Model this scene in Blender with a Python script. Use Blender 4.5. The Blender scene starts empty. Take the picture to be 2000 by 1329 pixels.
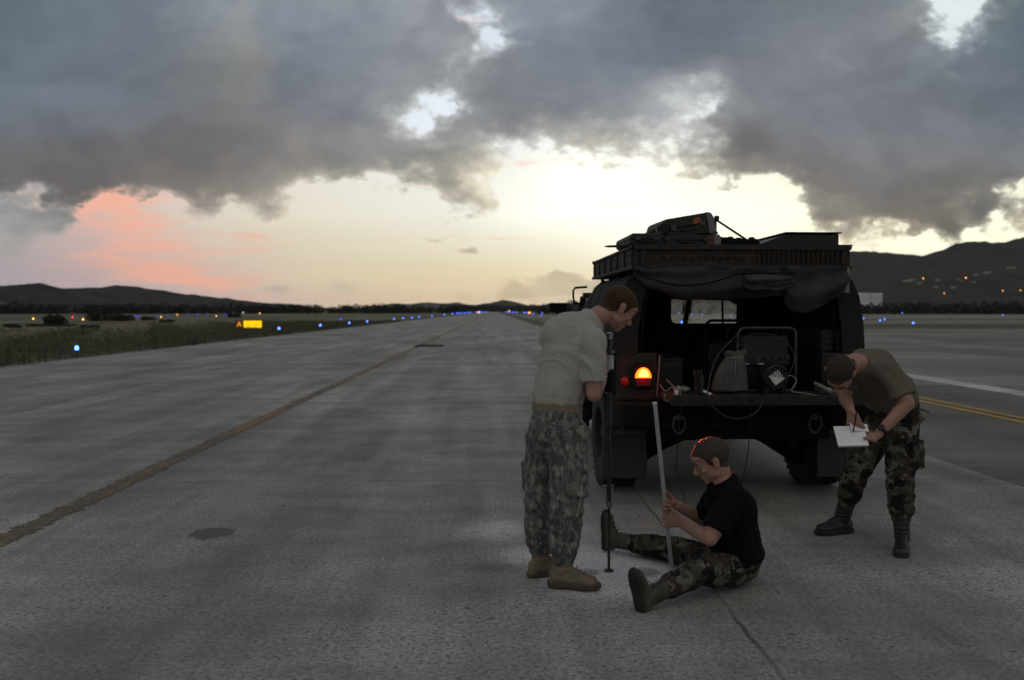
import bpy, bmesh, math, random
import numpy as np
from mathutils import Vector, Matrix, noise as mnoise
R = math.radians
rnd = random.Random(7)
sc = bpy.context.scene
col = sc.collection

# ------------------------------------------------------------------ camera
CAMZ, F, CX, CY, HZ, VPX = 1.55, 1740.0, 1000.0, 664.5, 608.0, 965.0
cd = bpy.data.cameras.new('camera'); cam = bpy.data.objects.new('camera', cd); col.objects.link(cam)
cam.location = (0, 0, CAMZ)
PITCH = math.atan((CY - HZ) / F); YAW = math.atan((CX - VPX) / F)
cam.rotation_euler = (math.pi / 2 - PITCH, 0, -YAW)
cd.sensor_width = 36; cd.lens = 36 * F / 2000; cd.clip_start = 0.05; cd.clip_end = 60000
cd.dof.use_dof = True; cd.dof.focus_distance = 5.6; cd.dof.aperture_fstop = 2.2
sc.camera = cam
CR = cam.rotation_euler.to_matrix()
def J(px, py, Y):
    "world point seen at photo pixel (px, py) at depth Y along the runway"
    d = CR @ Vector(((px - CX) / F, -(py - CY) / F, -1.0))
    return Vector((0, 0, CAMZ)) + d * (Y / d.y)
def G(px, py, z=0.0):
    "ground point (height z) seen at photo pixel"
    d = CR @ Vector(((px - CX) / F, -(py - CY) / F, -1.0))
    return Vector((0, 0, CAMZ)) + d * ((z - CAMZ) / d.z)

sc.view_settings.view_transform = 'Standard'; sc.view_settings.look = 'None'
sc.view_settings.gamma = 1; sc.view_settings.exposure = 0
sc.cycles.max_bounces = 6; sc.cycles.diffuse_bounces = 3; sc.cycles.volume_bounces = 0
sc.cycles.use_denoising = True; sc.cycles.sample_clamp_indirect = 4

# ------------------------------------------------------------------ world: dusk sky with procedural clouds
def s2l(c):
    return tuple((x / 255 / 12.92) if x / 255 <= .04045 else ((x / 255 + .055) / 1.055) ** 2.4 for x in c)
w = bpy.data.worlds.new("World"); sc.world = w; w.use_nodes = True
nt = w.node_tree; nt.nodes.clear()
class NT:
    def __init__(s, t): s.t = t
    def n(s, ty, **k):
        x = s.t.nodes.new(ty)
        for a, b in k.items(): setattr(x, a, b)
        return x
    def link(s, a, b): s.t.links.new(a, b)
    def inp(s, sock, v):
        if isinstance(v, bpy.types.NodeSocket): s.t.links.new(v, sock)
        else: sock.default_value = v
    def m(s, op, a, b=0.0, c=None, clamp=False):
        x = s.n('ShaderNodeMath', operation=op, use_clamp=clamp)
        s.inp(x.inputs[0], a); s.inp(x.inputs[1], b)
        if c is not None: s.inp(x.inputs[2], c)
        return x.outputs[0]
    def ss(s, v, lo, hi, o0=0.0, o1=1.0, kind='SMOOTHSTEP'):
        x = s.n('ShaderNodeMapRange', interpolation_type=kind)
        s.inp(x.inputs[0], v); s.inp(x.inputs[1], lo); s.inp(x.inputs[2], hi); s.inp(x.inputs[3], o0); s.inp(x.inputs[4], o1)
        return x.outputs[0]
    def mix(s, f, a, b):
        x = s.n('ShaderNodeMix', data_type='RGBA')
        s.inp(x.inputs[0], f)
        for k, v in ((6, a), (7, b)):
            if isinstance(v, tuple) and len(v) == 3: v = v + (1,)
            s.inp(x.inputs[k], v)
        return x.outputs[2]
    def mul(s, a, b):
        x = s.n('ShaderNodeMix', data_type='RGBA', blend_type='MULTIPLY'); x.inputs[0].default_value = 1
        for k, v in ((6, a), (7, b)):
            if isinstance(v, tuple) and len(v) == 3: v = v + (1,)
            s.inp(x.inputs[k], v)
        return x.outputs[2]
    def vm(s, op, a, b=None, sc=None):
        x = s.n('ShaderNodeVectorMath', operation=op)
        s.inp(x.inputs[0], a)
        if b is not None: s.inp(x.inputs[1], b)
        if sc is not None: s.inp(x.inputs['Scale'], sc)
        return x.outputs[0]
    def comb(s, x, y, z=0.0):
        c = s.n('ShaderNodeCombineXYZ')
        for i, v in enumerate((x, y, z)): s.inp(c.inputs[i], v)
        return c.outputs[0]
    def sep(s, v):
        c = s.n('ShaderNodeSeparateXYZ'); s.link(v, c.inputs[0]); return c.outputs
    def noise(s, vec, scale, detail=4, rough=.55, dist=0.0, out=0):
        x = s.n('ShaderNodeTexNoise')
        s.link(vec, x.inputs['Vector']); x.inputs['Scale'].default_value = scale
        x.inputs['Detail'].default_value = detail; x.inputs['Roughness'].default_value = rough
        x.inputs['Distortion'].default_value = dist
        return x.outputs[out]
T = NT(nt)
tc = T.n('ShaderNodeTexCoord')
d = T.sep(tc.outputs['Generated'])
yy = T.m('MAXIMUM', d[1], .3)
u = T.m('DIVIDE', d[0], yy); v = T.m('DIVIDE', d[2], yy)
uv0 = T.comb(u, v)
# domain warp
uvs = T.vm('MULTIPLY', uv0, (1.0, 1.5, 1.0))
w1 = T.vm('SUBTRACT', T.noise(uvs, 4.5, 3, .55, out=1), (.5, .5, .5))
w2 = T.vm('SUBTRACT', T.noise(uvs, 17, 5, .6, out=1), (.5, .5, .5))
wp = T.vm('ADD', T.vm('SCALE', w1, sc=.10), T.vm('SCALE', w2, sc=.07))
warp_amt = T.ss(v, .02, .09, .25, 1.0)
uv = T.vm('ADD', uv0, T.vm('SCALE', wp, sc=warp_amt))
s_ = T.sep(uv); uw, vw = s_[0], s_[1]
U0, U1 = -100.0, 2100.0
def u01(us): return T.ss(us, (U0 - VPX) / F, (U1 - VPX) / F, kind='LINEAR')
def vpy(py): return (HZ - py) / F
def lookup(rows, us, vs, scale=1.0):
    fac = u01(us); res = None; prev = None
    for py, stops in rows:
        cr = T.n('ShaderNodeValToRGB'); T.link(fac, cr.inputs[0])
        el = cr.color_ramp.elements
        cr.color_ramp.interpolation = 'EASE' if scale == 1.0 else 'LINEAR'
        while len(el) < len(stops): el.new(0.5)
        for e, (px, val) in zip(el, stops):
            e.position = (px - U0) / (U1 - U0)
        for e, (px, val) in zip(el, stops):
            if isinstance(val, tuple): e.color = tuple(x / scale for x in val) + (1,)
            else: e.color = (val, val, val, 1)
        o = cr.outputs[0]
        if res is None: res = o
        else:
            f = T.ss(vs, vpy(prev), vpy(py), kind='SMOOTHSTEP' if scale == 1.0 else 'LINEAR')
            res = T.mix(f, res, o)
        prev = py
    return res
def r(*a): return [(a[i], a[i + 1]) for i in range(0, len(a), 2)]
DR = [
 (-120, r(-100,1, 600,.9, 900,.8, 1300,.95, 2100,1)),
 (0,   r(-100,1, 650,.98, 700,.78, 760,.52, 815,.55, 860,.78, 930,.8, 1000,.95, 1400,1, 1770,1, 1815,.6, 1855,.30, 1895,.42, 1940,.85, 2100,1)),
 (22,  r(-100,1, 700,.95, 770,.80, 830,.85, 880,.66, 920,.74, 970,.98, 1400,1, 1780,1, 1825,.58, 1862,.30, 1900,.50, 1945,.9, 2100,1)),
 (50,  r(-100,1, 850,1, 892,.62, 922,.50, 965,.85, 1050,1, 1790,1, 1835,.55, 1870,.30, 1905,.6, 1950,.95, 2100,1)),
 (72,  r(-100,1, 880,1, 915,.66, 948,.40, 985,.74, 1020,1, 1800,.98, 1850,.58, 1882,.48, 1915,.8, 1960,1, 2100,1)),
 (95,  r(-100,1, 910,.95, 945,.62, 978,.44, 1005,.72, 1040,1, 1300,1, 1820,.95, 1865,.6, 1910,.8, 1970,1, 2100,1)),
 (140, r(-100,1, 850,.98, 890,.78, 925,.86, 960,.92, 1020,1, 1800,1, 1880,.85, 1950,1, 2100,1)),
 (170, r(-100,1, 820,.95, 862,.62, 885,.56, 910,.86, 950,1, 1280,.95, 1340,.86, 1400,1, 2100,1)),
 (200, r(-100,1, 770,.95, 815,.64, 850,.40, 878,.46, 912,.92, 1200,1, 1260,.85, 1340,.72, 1400,.98, 2100,1)),
 (235, r(-100,1, 700,1, 755,.74, 795,.44, 835,.18, 868,.50, 900,.94, 985,.90, 1100,.95, 1230,.85, 1300,.60, 1355,.50, 1395,.92, 1500,1, 2100,1)),
 (280, r(-100,1, 760,.98, 830,.85, 900,.95, 960,.78, 1005,.42, 1045,.52, 1100,.85, 1160,.80, 1210,.58, 1260,.60, 1320,.55, 1370,.80, 1420,1, 2100,1)),
 (318, r(-100,1, 780,.98, 860,.92, 930,.85, 985,.58, 1030,.30, 1080,.20, 1140,.36, 1200,.40, 1260,.44, 1310,.52, 1360,.85, 1410,1, 2100,1)),
 (355, r(-100,1.0, 350,1, 540,1, 590,.86, 650,.85, 700,.92, 745,.55, 790,.52, 840,.92, 900,.90, 950,.78, 1000,.40, 1050,.08, 1250,.0, 1310,.30, 1370,.70, 1430,.88, 1500,.92, 1545,.80, 1590,1, 2100,1)),
 (378, r(-100,1, 90,.95, 140,.86, 200,.74, 250,.72, 310,.74, 350,.74, 400,.74, 450,.68, 500,.72, 560,.84, 610,.50, 660,.42, 710,.70, 745,.38, 800,.50, 860,.78, 910,.66, 950,.66, 1000,.30, 1060,.02, 1320,.05, 1400,.36, 1470,.30, 1530,.32, 1570,.75, 1620,1, 1950,.90, 2000,.5, 2100,.4)),
 (392, r(-100,.62, 60,.60, 120,.74, 160,.30, 200,.05, 330,.05, 380,.34, 430,.50, 470,.36, 520,.50, 560,.72, 600,.30, 680,.15, 750,.28, 830,.42, 870,.60, 950,.52, 1000,.15, 1060,.0, 1450,.05, 1540,.46, 1590,.86, 1700,1, 1880,.9, 1950,.42, 2100,.4)),
 (414, r(-100,.90, 60,.92, 125,.92, 152,.60, 175,.0, 380,.05, 420,.36, 460,.08, 520,.30, 556,.60, 595,.15, 680,.08, 750,.20, 830,.36, 870,.55, 950,.48, 1000,.10, 1060,.0, 1450,.0, 1540,.42, 1590,.90, 1700,1, 1840,.96, 1900,.74, 1950,.36, 2000,.30, 2100,.4)),
 (440, r(-100,.95, 60,.9, 135,.90, 160,.55, 180,.0, 600,.0, 1000,.0, 1530,.05, 1580,.42, 1640,.60, 1720,.62, 1790,.80, 1850,.72, 1900,.28, 1960,.35, 2100,.5)),
 (470, r(-100,.62, 60,.55, 120,.42, 150,.10, 180,0, 870,0, 1600,.02, 1670,.52, 1730,.50, 1770,.05, 2100,.0)),
 (500, r(-100,.2, 1000,.0, 1600,0, 1690,.45, 1740,.1, 1780,.0, 2100,0)),
 (530, r(-100,.0, 920,.0, 1200,.0, 2100,0)),
 (548, r(-100,.22, 60,.2, 150,0, 640,.0, 930,.05, 1010,.62, 1060,.80, 1200,.80, 1300,.5, 2100,0)),
 (575, r(-100,.3, 60,.25, 150,.0, 470,.05, 540,.32, 600,.2, 740,.25, 800,.34, 860,.1, 930,.45, 1000,.85, 1200,.9, 1300,.5, 2100,0)),
 (600, r(-100,0, 900,.0, 2100,0)),
]
c = lambda *a: s2l(a)
g = lambda k, *a: tuple(x * k for x in s2l(a))
SR = [
 (0,   r(-100,c(150,160,170), 500,c(190,200,205), 950,c(215,222,226), 1860,c(232,238,232), 2100,c(225,230,225))),
 (150, r(-100,c(170,175,175), 500,c(205,208,206), 850,c(232,238,238), 1300,c(236,238,234), 2100,c(230,232,226))),
 (250, r(-100,c(180,175,170), 500,c(215,212,205), 850,c(240,244,243), 1030,c(244,246,238), 1300,c(240,240,232), 2100,c(240,240,228))),
 (340, r(-100,c(190,172,160), 500,c(236,225,205), 800,c(246,242,224), 1000,g(1.02,255,252,232), 1150,g(1.35,255,252,230), 1350,g(1.1,255,250,226), 1700,g(1.0,255,246,214), 2100,g(1.1,255,250,215))),
 (420, r(-100,c(165,162,162), 250,c(226,195,178), 420,c(232,218,192), 600,c(241,231,204), 900,c(252,246,224), 1080,g(1.25,255,252,228), 1250,g(1.25,255,252,230), 1500,g(1.3,255,250,218), 1750,g(1.15,255,247,208), 1920,g(1.25,255,250,218), 2100,g(1.3,255,248,210))),
 (480, r(-100,c(165,163,163), 200,c(212,182,170), 420,c(224,206,182), 600,c(232,217,185), 850,c(243,231,198), 1080,g(1.0,255,247,216), 1300,g(1.25,255,251,222), 1600,g(1.15,255,249,212), 1850,g(1.25,255,250,216), 2100,g(1.2,255,246,205))),
 (540, r(-100,c(160,158,160), 200,c(196,170,163), 420,c(216,188,168), 600,c(226,207,170), 850,c(234,214,170), 1000,c(240,221,175), 1150,c(246,232,188), 1400,c(250,240,200), 2100,c(250,238,195))),
 (585, r(-100,c(158,154,156), 200,c(178,164,162), 420,c(196,174,163), 600,c(208,186,160), 850,c(221,196,158), 1000,c(220,198,162), 1150,c(215,200,170), 1400,c(230,215,180), 2100,c(230,215,180))),
 (640, r(-100,c(150,146,148), 600,c(200,180,158), 1000,c(212,192,160), 2100,c(215,200,170))),
]
CRW = [
 (-100, r(-100,c(84,93,104), 500,c(108,115,124), 1000,c(115,120,130), 1500,c(95,103,114), 2100,c(80,92,104))),
 (0,   r(-100,c(76,88,100), 150,c(92,102,112), 300,c(96,104,114), 500,c(122,127,132), 560,c(108,115,124), 800,c(124,128,136), 950,c(112,117,128), 1100,c(112,118,128), 1300,c(82,91,103), 1450,c(84,92,103), 1700,c(102,107,112), 1800,c(125,130,132), 1950,c(92,102,108), 2100,c(72,84,96))),
 (110, r(-100,c(74,85,96), 120,c(88,98,108), 300,c(94,101,110), 430,c(114,118,120), 500,c(118,118,117), 560,c(100,107,117), 800,c(112,116,124), 920,c(128,130,134), 1050,c(102,109,121), 1250,c(95,102,114), 1400,c(92,98,108), 1600,c(108,111,119), 1800,c(100,106,114), 2000,c(82,93,106), 2100,c(78,90,102))),
 (220, r(-100,c(78,86,95), 120,c(90,98,108), 300,c(98,103,112), 450,c(108,109,111), 560,c(103,107,115), 700,c(112,116,124), 800,c(138,140,142), 930,c(106,109,114), 1100,c(104,108,116), 1300,c(150,153,156), 1420,c(106,110,116), 1600,c(100,105,113), 1850,c(106,111,120), 2000,c(88,96,107), 2100,c(84,92,103))),
 (310, r(-100,c(84,85,89), 120,c(88,88,92), 260,c(90,89,91), 450,c(98,97,98), 600,c(112,111,112), 720,c(122,122,122), 870,c(112,113,113), 980,c(150,149,146), 1150,c(160,158,150), 1300,c(142,142,140), 1420,c(92,92,95), 1600,c(98,99,103), 1850,c(112,114,118), 2100,c(92,98,106))),
 (370, r(-100,c(84,84,86), 200,c(86,83,83), 350,c(108,102,98), 600,c(132,128,122), 720,c(128,126,121), 860,c(138,136,129), 1000,c(190,184,165), 1300,c(190,186,170), 1400,c(130,128,122), 1550,c(105,103,102), 1700,c(98,98,100), 1850,c(98,98,98), 2100,c(105,105,104))),
 (400, r(-100,c(128,129,131), 130,c(112,113,115), 200,c(130,125,122), 600,c(145,140,132), 900,c(150,146,136), 1300,c(196,190,170), 1600,c(108,106,103), 1850,c(98,97,95), 2100,c(120,116,106))),
 (432, r(-100,c(146,148,150), 150,c(122,123,125), 300,c(170,150,140), 600,c(165,158,145), 900,c(172,166,150), 1300,c(200,192,170), 1600,c(112,109,104), 1700,c(128,122,112), 1850,c(96,93,88), 2000,c(130,124,110), 2100,c(150,142,120))),
 (500, r(-100,c(150,150,152), 300,c(165,155,150), 900,c(190,180,158), 1600,c(170,162,140), 1720,c(176,168,144), 2100,c(190,180,150))),
 (560, r(-100,c(148,148,150), 300,c(160,150,150), 600,c(176,166,152), 800,c(198,180,152), 1000,c(188,176,150), 1200,c(176,170,152), 2100,c(180,170,150))),
]
D = lookup(DR, uw, vw)
Sx = lookup(SR, u, v, 2.0); Cx = lookup(CRW, uw, vw, 2.0)
# soft small clouds
def blob(px, py, rx, ry, us=uw, vs=vw, slant=0.0):
    a = T.m('MULTIPLY', T.m('SUBTRACT', us, (px - VPX) / F), F / rx)
    b = T.m('SUBTRACT', vs, vpy(py))
    if slant: b = T.m('MULTIPLY_ADD', T.m('SUBTRACT', us, (px - VPX) / F), slant, b)
    b = T.m('MULTIPLY', b, F / ry)
    q = T.m('ADD', T.m('MULTIPLY', a, a), T.m('MULTIPLY', b, b))
    return T.m('EXPONENT', T.m('MULTIPLY', q, -1.0))
n1 = T.noise(uvs, 9, 9, .62, .15); n2 = T.noise(uvs, 3.2, 6, .55, .3); n3 = T.noise(uvs, 26, 6, .6)
D = T.m('MAXIMUM', D, T.m('MULTIPLY', blob(897, 479, 26, 14), .95))
D = T.m('MAXIMUM', D, T.m('MULTIPLY', blob(672, 560, 40, 16), .85))
D = T.m('MAXIMUM', D, T.m('MULTIPLY', blob(845, 453, 36, 7), .5))
D = T.m('MAXIMUM', D, T.m('MULTIPLY', blob(545, 566, 60, 9), .6))
nz = T.m('MULTIPLY', T.m('ADD', T.m('MULTIPLY', T.m('SUBTRACT', n1, .5), 1.9), T.m('MULTIPLY', T.m('SUBTRACT', n3, .5), 1.7)), T.ss(D, .02, .25, 0, 1))
nz = T.m('MULTIPLY', nz, T.ss(D, .70, 1.0, 1.0, .22))
t = T.m('ADD', T.m('MULTIPLY', D, T.ss(D, .7, 1.0, 1.0, 1.12)), nz)
mask = T.m('ADD', T.ss(t, .37, .68, 0, .62), T.ss(t, .30, 1.0, 0, .38))
core = T.ss(t, .50, 1.32)
n0 = T.noise(T.vm('MULTIPLY', uvs, (1, 1.3, 1)), 1.9, 3, .5, .8)
fold = T.noise(T.vm('ADD', uvs, T.vm('SCALE', w1, sc=.5)), 5.5, 4, .45, .6)
shade = T.m('ADD', T.m('MULTIPLY', T.m('SUBTRACT', n0, .5), .7), T.m('ADD', T.m('MULTIPLY', T.m('SUBTRACT', fold, .5), .75), T.m('MULTIPLY', T.m('SUBTRACT', n1, .5), .30)))
shade = T.m('MULTIPLY', T.m('ADD', shade, 1.06), 2.0)
C1 = T.mul(Cx, T.comb(shade, shade, shade))
S1 = T.mul(Sx, T.mix(T.ss(v, .0, .10), (2.22, 2.29, 2.52), (1.94, 2.01, 2.20)))
edge = T.mix(T.ss(v, .06, .13), T.mul(C1, (1.15, 1.12, 1.08)), T.mul(C1, (1.7, 1.65, 1.55)))
cl = T.mix(core, edge, C1)
# pink streaks low on the left
pst = T.noise(T.vm('MULTIPLY', uv0, (2.2, 16, 1)), 3, 5, .6, .4)
def pb(*a): return blob(*a[:4], T.sep(uvp)[0], T.sep(uvp)[1], *a[4:])
uvp = T.vm('ADD', uv0, T.vm('MULTIPLY', w2, (.05, .02, 0)))
pk = T.m('MAXIMUM', pb(215, 400, 120, 38), T.m('MAXIMUM', pb(265, 445, 115, 36), pb(300, 490, 150, 40, .05)))
pk = T.m('MAXIMUM', pk, T.m('MULTIPLY', pb(340, 528, 230, 36, .10), .95))
pk = T.m('MAXIMUM', pk, T.m('MULTIPLY', pb(470, 459, 150, 10), .55))
pk = T.m('MAXIMUM', pk, T.m('MULTIPLY', pb(980, 464, 130, 7), .45))
pkm = T.ss(T.m('ADD', pk, T.m('MULTIPLY', T.m('SUBTRACT', pst, .5), 3.2)), .22, 1.15, 0, .88)
S2 = T.mix(pkm, S1, c(254, 184, 158))
front = T.mix(mask, S2, T.mul(cl, T.mix(T.ss(v, .10, .26), (1.17, 1.16, 1.15), (1.19, 1.21, 1.22))))
# the sky behind the camera: even dusk overcast, a little bluish
bshade = T.ss(n2, .3, .7, .75, 1.25)
back = T.mul((.370, .364, .352), T.comb(bshade, bshade, bshade))
sky = T.mix(T.ss(d[1], .02, .40), back, front)
nish = T.n('ShaderNodeTexSky', sky_type='NISHITA'); nish.sun_disc = False
SUN_EL, SUN_AZ = R(7), R(10)
nish.sun_elevation = SUN_EL; nish.sun_rotation = SUN_AZ
bg = T.n('ShaderNodeBackground'); T.link(sky, bg.inputs[0]); bg.inputs[1].default_value = 1.0
bg2 = T.n('ShaderNodeBackground'); T.link(nish.outputs[0], bg2.inputs[0]); bg2.inputs[1].default_value = .0008
ad = T.n('ShaderNodeAddShader'); T.link(bg.outputs[0], ad.inputs[0]); T.link(bg2.outputs[0], ad.inputs[1])
wo = T.n('ShaderNodeOutputWorld'); T.link(ad.outputs[0], wo.inputs[0])
w.cycles.sampling_method = 'MANUAL'; w.cycles.sample_map_resolution = 512

sd = bpy.data.lights.new('sun', 'SUN'); sun = bpy.data.objects.new('sun', sd); col.objects.link(sun)
sd.energy = 0.12; sd.angle = R(25); sd.color = (1, .86, .62)
sun.rotation_euler = (Vector((math.sin(SUN_AZ) * math.cos(SUN_EL), math.cos(SUN_AZ) * math.cos(SUN_EL), math.sin(SUN_EL)))).to_track_quat('Z', 'Y').to_euler()

# ------------------------------------------------------------------ object and mesh helpers
def tag(o, label=None, cat=None, group=None, kind=None):
    if label: o['label'] = label
    if cat: o['category'] = cat
    if group: o['group'] = group
    if kind: o['kind'] = kind
    return o
def empty(name, loc=(0, 0, 0), rz=0.0, label=None, cat=None, group=None):
    o = bpy.data.objects.new(name, None); col.objects.link(o)
    o.location = loc; o.rotation_euler = (0, 0, rz); o.empty_display_size = .1
    return tag(o, label, cat, group)
def copy_tree(o, parent=None):
    c_ = o.copy(); col.objects.link(c_)
    if parent is not None: c_.parent = parent
    for ch in list(o.children): copy_tree(ch, c_)
    return c_
def frame(d, side):
    t = Vector(d).normalized(); s = Vector(side); s = s - t * s.dot(t)
    if s.length < 1e-5:
        s = Vector((1, 0, 0)) - t * t.x
        if s.length < 1e-3: s = Vector((0, 1, 0)) - t * t.y
    s.normalize(); return t, s, t.cross(s)
class MB:
    def __init__(s): s.b = bmesh.new()
    def face(s, vs, mi=0):
        try: f = s.b.faces.new(vs); f.material_index = mi; return f
        except ValueError: return None
    def box(s, c, size, rot=None, mi=0, taper=None):
        c = Vector(c); hx, hy, hz = (q / 2 for q in size); M = rot.to_matrix() if rot is not None and not isinstance(rot, Matrix) else rot
        vs = []
        for z in (-1, 1):
            k = taper if (taper and z > 0) else 1
            for x, y in ((-1, -1), (1, -1), (1, 1), (-1, 1)):
                p = Vector((x * hx * k, y * hy * k, z * hz)); p = M @ p if M is not None else p
                vs.append(s.b.verts.new(c + p))
        for f in ((3, 2, 1, 0), (4, 5, 6, 7), (0, 1, 5, 4), (1, 2, 6, 5), (2, 3, 7, 6), (3, 0, 4, 7)): s.face([vs[i] for i in f], mi)
        return s
    def bx(s, x0, x1, y0, y1, z0, z1, mi=0):
        return s.box(((x0 + x1) / 2, (y0 + y1) / 2, (z0 + z1) / 2), (abs(x1 - x0), abs(y1 - y0), abs(z1 - z0)), mi=mi)
    def loft(s, rings, caps=True, closed=True, mi=0):
        R_ = [[s.b.verts.new(p) for p in ring] for ring in rings]; n = len(R_[0])
        for a, b in zip(R_, R_[1:]):
            for i in range(n if closed else n - 1):
                j = (i + 1) % n; s.face((a[i], a[j], b[j], b[i]), mi)
        if caps and closed: s.face(R_[0][::-1], mi); s.face(R_[-1], mi)
        return s
    def eseg(s, p0, p1, a0, b0, a1, b1, side=(1, 0, 0), n=14, e0=1.0, e1=1.0, mi=0):
        "elliptical tapered segment with rounded ends (e0, e1 = end roundness, 0 = flat)"
        p0, p1 = Vector(p0), Vector(p1); t, sd_, dd = frame(p1 - p0, side); rings = []
        def ring(c_, a, b): return [c_ + sd_ * (a * math.cos(q)) + dd * (b * math.sin(q)) for q in (2 * math.pi * i / n for i in range(n))]
        if e0:
            for k in (80, 55, 28): rings.append(ring(p0 - t * (min(a0, b0) * e0 * math.sin(R(k))), a0 * math.cos(R(k)), b0 * math.cos(R(k))))
        rings.append(ring(p0, a0, b0)); rings.append(ring(p1, a1, b1))
        if e1:
            for k in (28, 55, 80): rings.append(ring(p1 + t * (min(a1, b1) * e1 * math.sin(R(k))), a1 * math.cos(R(k)), b1 * math.cos(R(k))))
        return s.loft(rings, mi=mi)
    def cyl(s, p0, p1, r0, r1=None, n=14, mi=0):
        r1 = r0 if r1 is None else r1
        return s.eseg(p0, p1, r0, r0, r1, r1, n=n, e0=0, e1=0, mi=mi)
    def cap(s, p0, p1, r0, r1=None, n=12):
        r1 = r0 if r1 is None else r1
        return s.eseg(p0, p1, r0, r0, r1, r1, n=n)
    def chain(s, pts, rs, side=(1, 0, 0), n=12):
        "rounded limb through points; radius may be a number or (a, b)"
        for (p, q), (r0, r1) in zip(zip(pts, pts[1:]), zip(rs, rs[1:])):
            a0, b0 = r0 if isinstance(r0, tuple) else (r0, r0); a1, b1 = r1 if isinstance(r1, tuple) else (r1, r1)
            s.eseg(p, q, a0, b0, a1, b1, side, n)
        return s
    def ell(s, c_, rad, M=None, n=16, m=10):
        c_ = Vector(c_); rings = []
        for j in range(1, m):
            th = math.pi * j / m
            ring = []
            for i in range(n):
                ph = 2 * math.pi * i / n
                p = Vector((rad[0] * math.sin(th) * math.cos(ph), rad[1] * math.sin(th) * math.sin(ph), -rad[2] * math.cos(th)))
                ring.append(c_ + (M @ p if M is not None else p))
            rings.append(ring)
        return s.loft(rings)
    def tube(s, pts, r_, n=8, mi=0, cyclic=False):
        pts = [Vector(p) for p in pts]; rings = []; up = Vector((0.13, .2, .97)); prev = None
        for i, p in enumerate(pts):
            a = pts[i - 1] if i else (pts[-1] if cyclic else p); b = pts[(i + 1) % len(pts)] if (i + 1 < len(pts) or cyclic) else p
            t = (b - a).normalized()
            if prev is None: _, sx, dx = frame(t, up if abs(t.dot(up)) < .9 else (1, 0, 0))
            else:
                sx = prev - t * prev.dot(t); sx.normalize(); dx = t.cross(sx)
            prev = sx
            rr = r_[i] if isinstance(r_, (list, tuple)) else r_
            rings.append([p + sx * (rr * math.cos(q)) + dx * (rr * math.sin(q)) for q in (2 * math.pi * k / n for k in range(n))])
        if cyclic: rings.append(rings[0])
        s.loft(rings, caps=not cyclic, mi=mi)
        if cyclic: bmesh.ops.remove_doubles(s.b, verts=s.b.verts, dist=1e-6)
        return s
    def prism(s, poly, axis, h0, h1, mi=0):
        "poly = 2D outline, extruded along axis 'x','y' or 'z'"
        def P(a, b, h): return {'z': (a, b, h), 'x': (h, a, b), 'y': (a, h, b)}[axis]
        return s.loft([[Vector(P(a, b, h0)) for a, b in poly], [Vector(P(a, b, h1)) for a, b in poly]], mi=mi)
    def lathe(s, prof, c_=(0, 0, 0), axis=(0, 0, 1), n=24, mi=0, caps=True):
        t, sx, dx = frame(axis, (1, 0, 0.01)); c_ = Vector(c_)
        return s.loft([[c_ + t * h + sx * (rr * math.cos(q)) + dx * (rr * math.sin(q)) for q in (2 * math.pi * k / n for k in range(n))] for rr, h in prof], mi=mi, caps=caps)
    def build(s, name, mat, parent=None, smooth=False, bevel=0.0, angle=40, seg=2):
        bmesh.ops.recalc_face_normals(s.b, faces=s.b.faces)
        me = bpy.data.meshes.new(name); s.b.to_mesh(me); s.b.free()
        for m_ in (mat if isinstance(mat, (list, tuple)) else [mat]): me.materials.append(m_)
        o = bpy.data.objects.new(name, me); col.objects.link(o)
        if parent is not None: o.parent = parent
        if smooth is True:
            for p in me.polygons: p.use_smooth = True
        elif smooth == 'auto':
            for p in me.polygons: p.use_smooth = True
            me.set_sharp_from_angle(angle=R(angle))
        if bevel:
            b = o.modifiers.new('bevel', 'BEVEL'); b.width = bevel; b.segments = seg; b.limit_method = 'ANGLE'; b.angle_limit = R(35)
            for p in me.polygons: p.use_smooth = True
            me.set_sharp_from_angle(angle=R(180)); b.harden_normals = True
        return o
def mesh_np(name, V, Fq, mat, parent=None, smooth=False):
    me = bpy.data.meshes.new(name); V = np.asarray(V, dtype=np.float32); Fq = np.asarray(Fq, dtype=np.int32)
    k = Fq.shape[1]
    me.vertices.add(len(V)); me.vertices.foreach_set('co', V.ravel())
    me.loops.add(Fq.size); me.loops.foreach_set('vertex_index', Fq.ravel())
    me.polygons.add(len(Fq)); me.polygons.foreach_set('loop_start', np.arange(0, Fq.size, k, dtype=np.int32))
    me.polygons.foreach_set('loop_total', np.full(len(Fq), k, dtype=np.int32))
    me.update(calc_edges=True); me.validate()
    me.materials.append(mat)
    if smooth: me.polygons.foreach_set('use_smooth', np.ones(len(Fq), dtype=bool))
    o = bpy.data.objects.new(name, me); col.objects.link(o)
    if parent is not None: o.parent = parent
    return o
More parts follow.
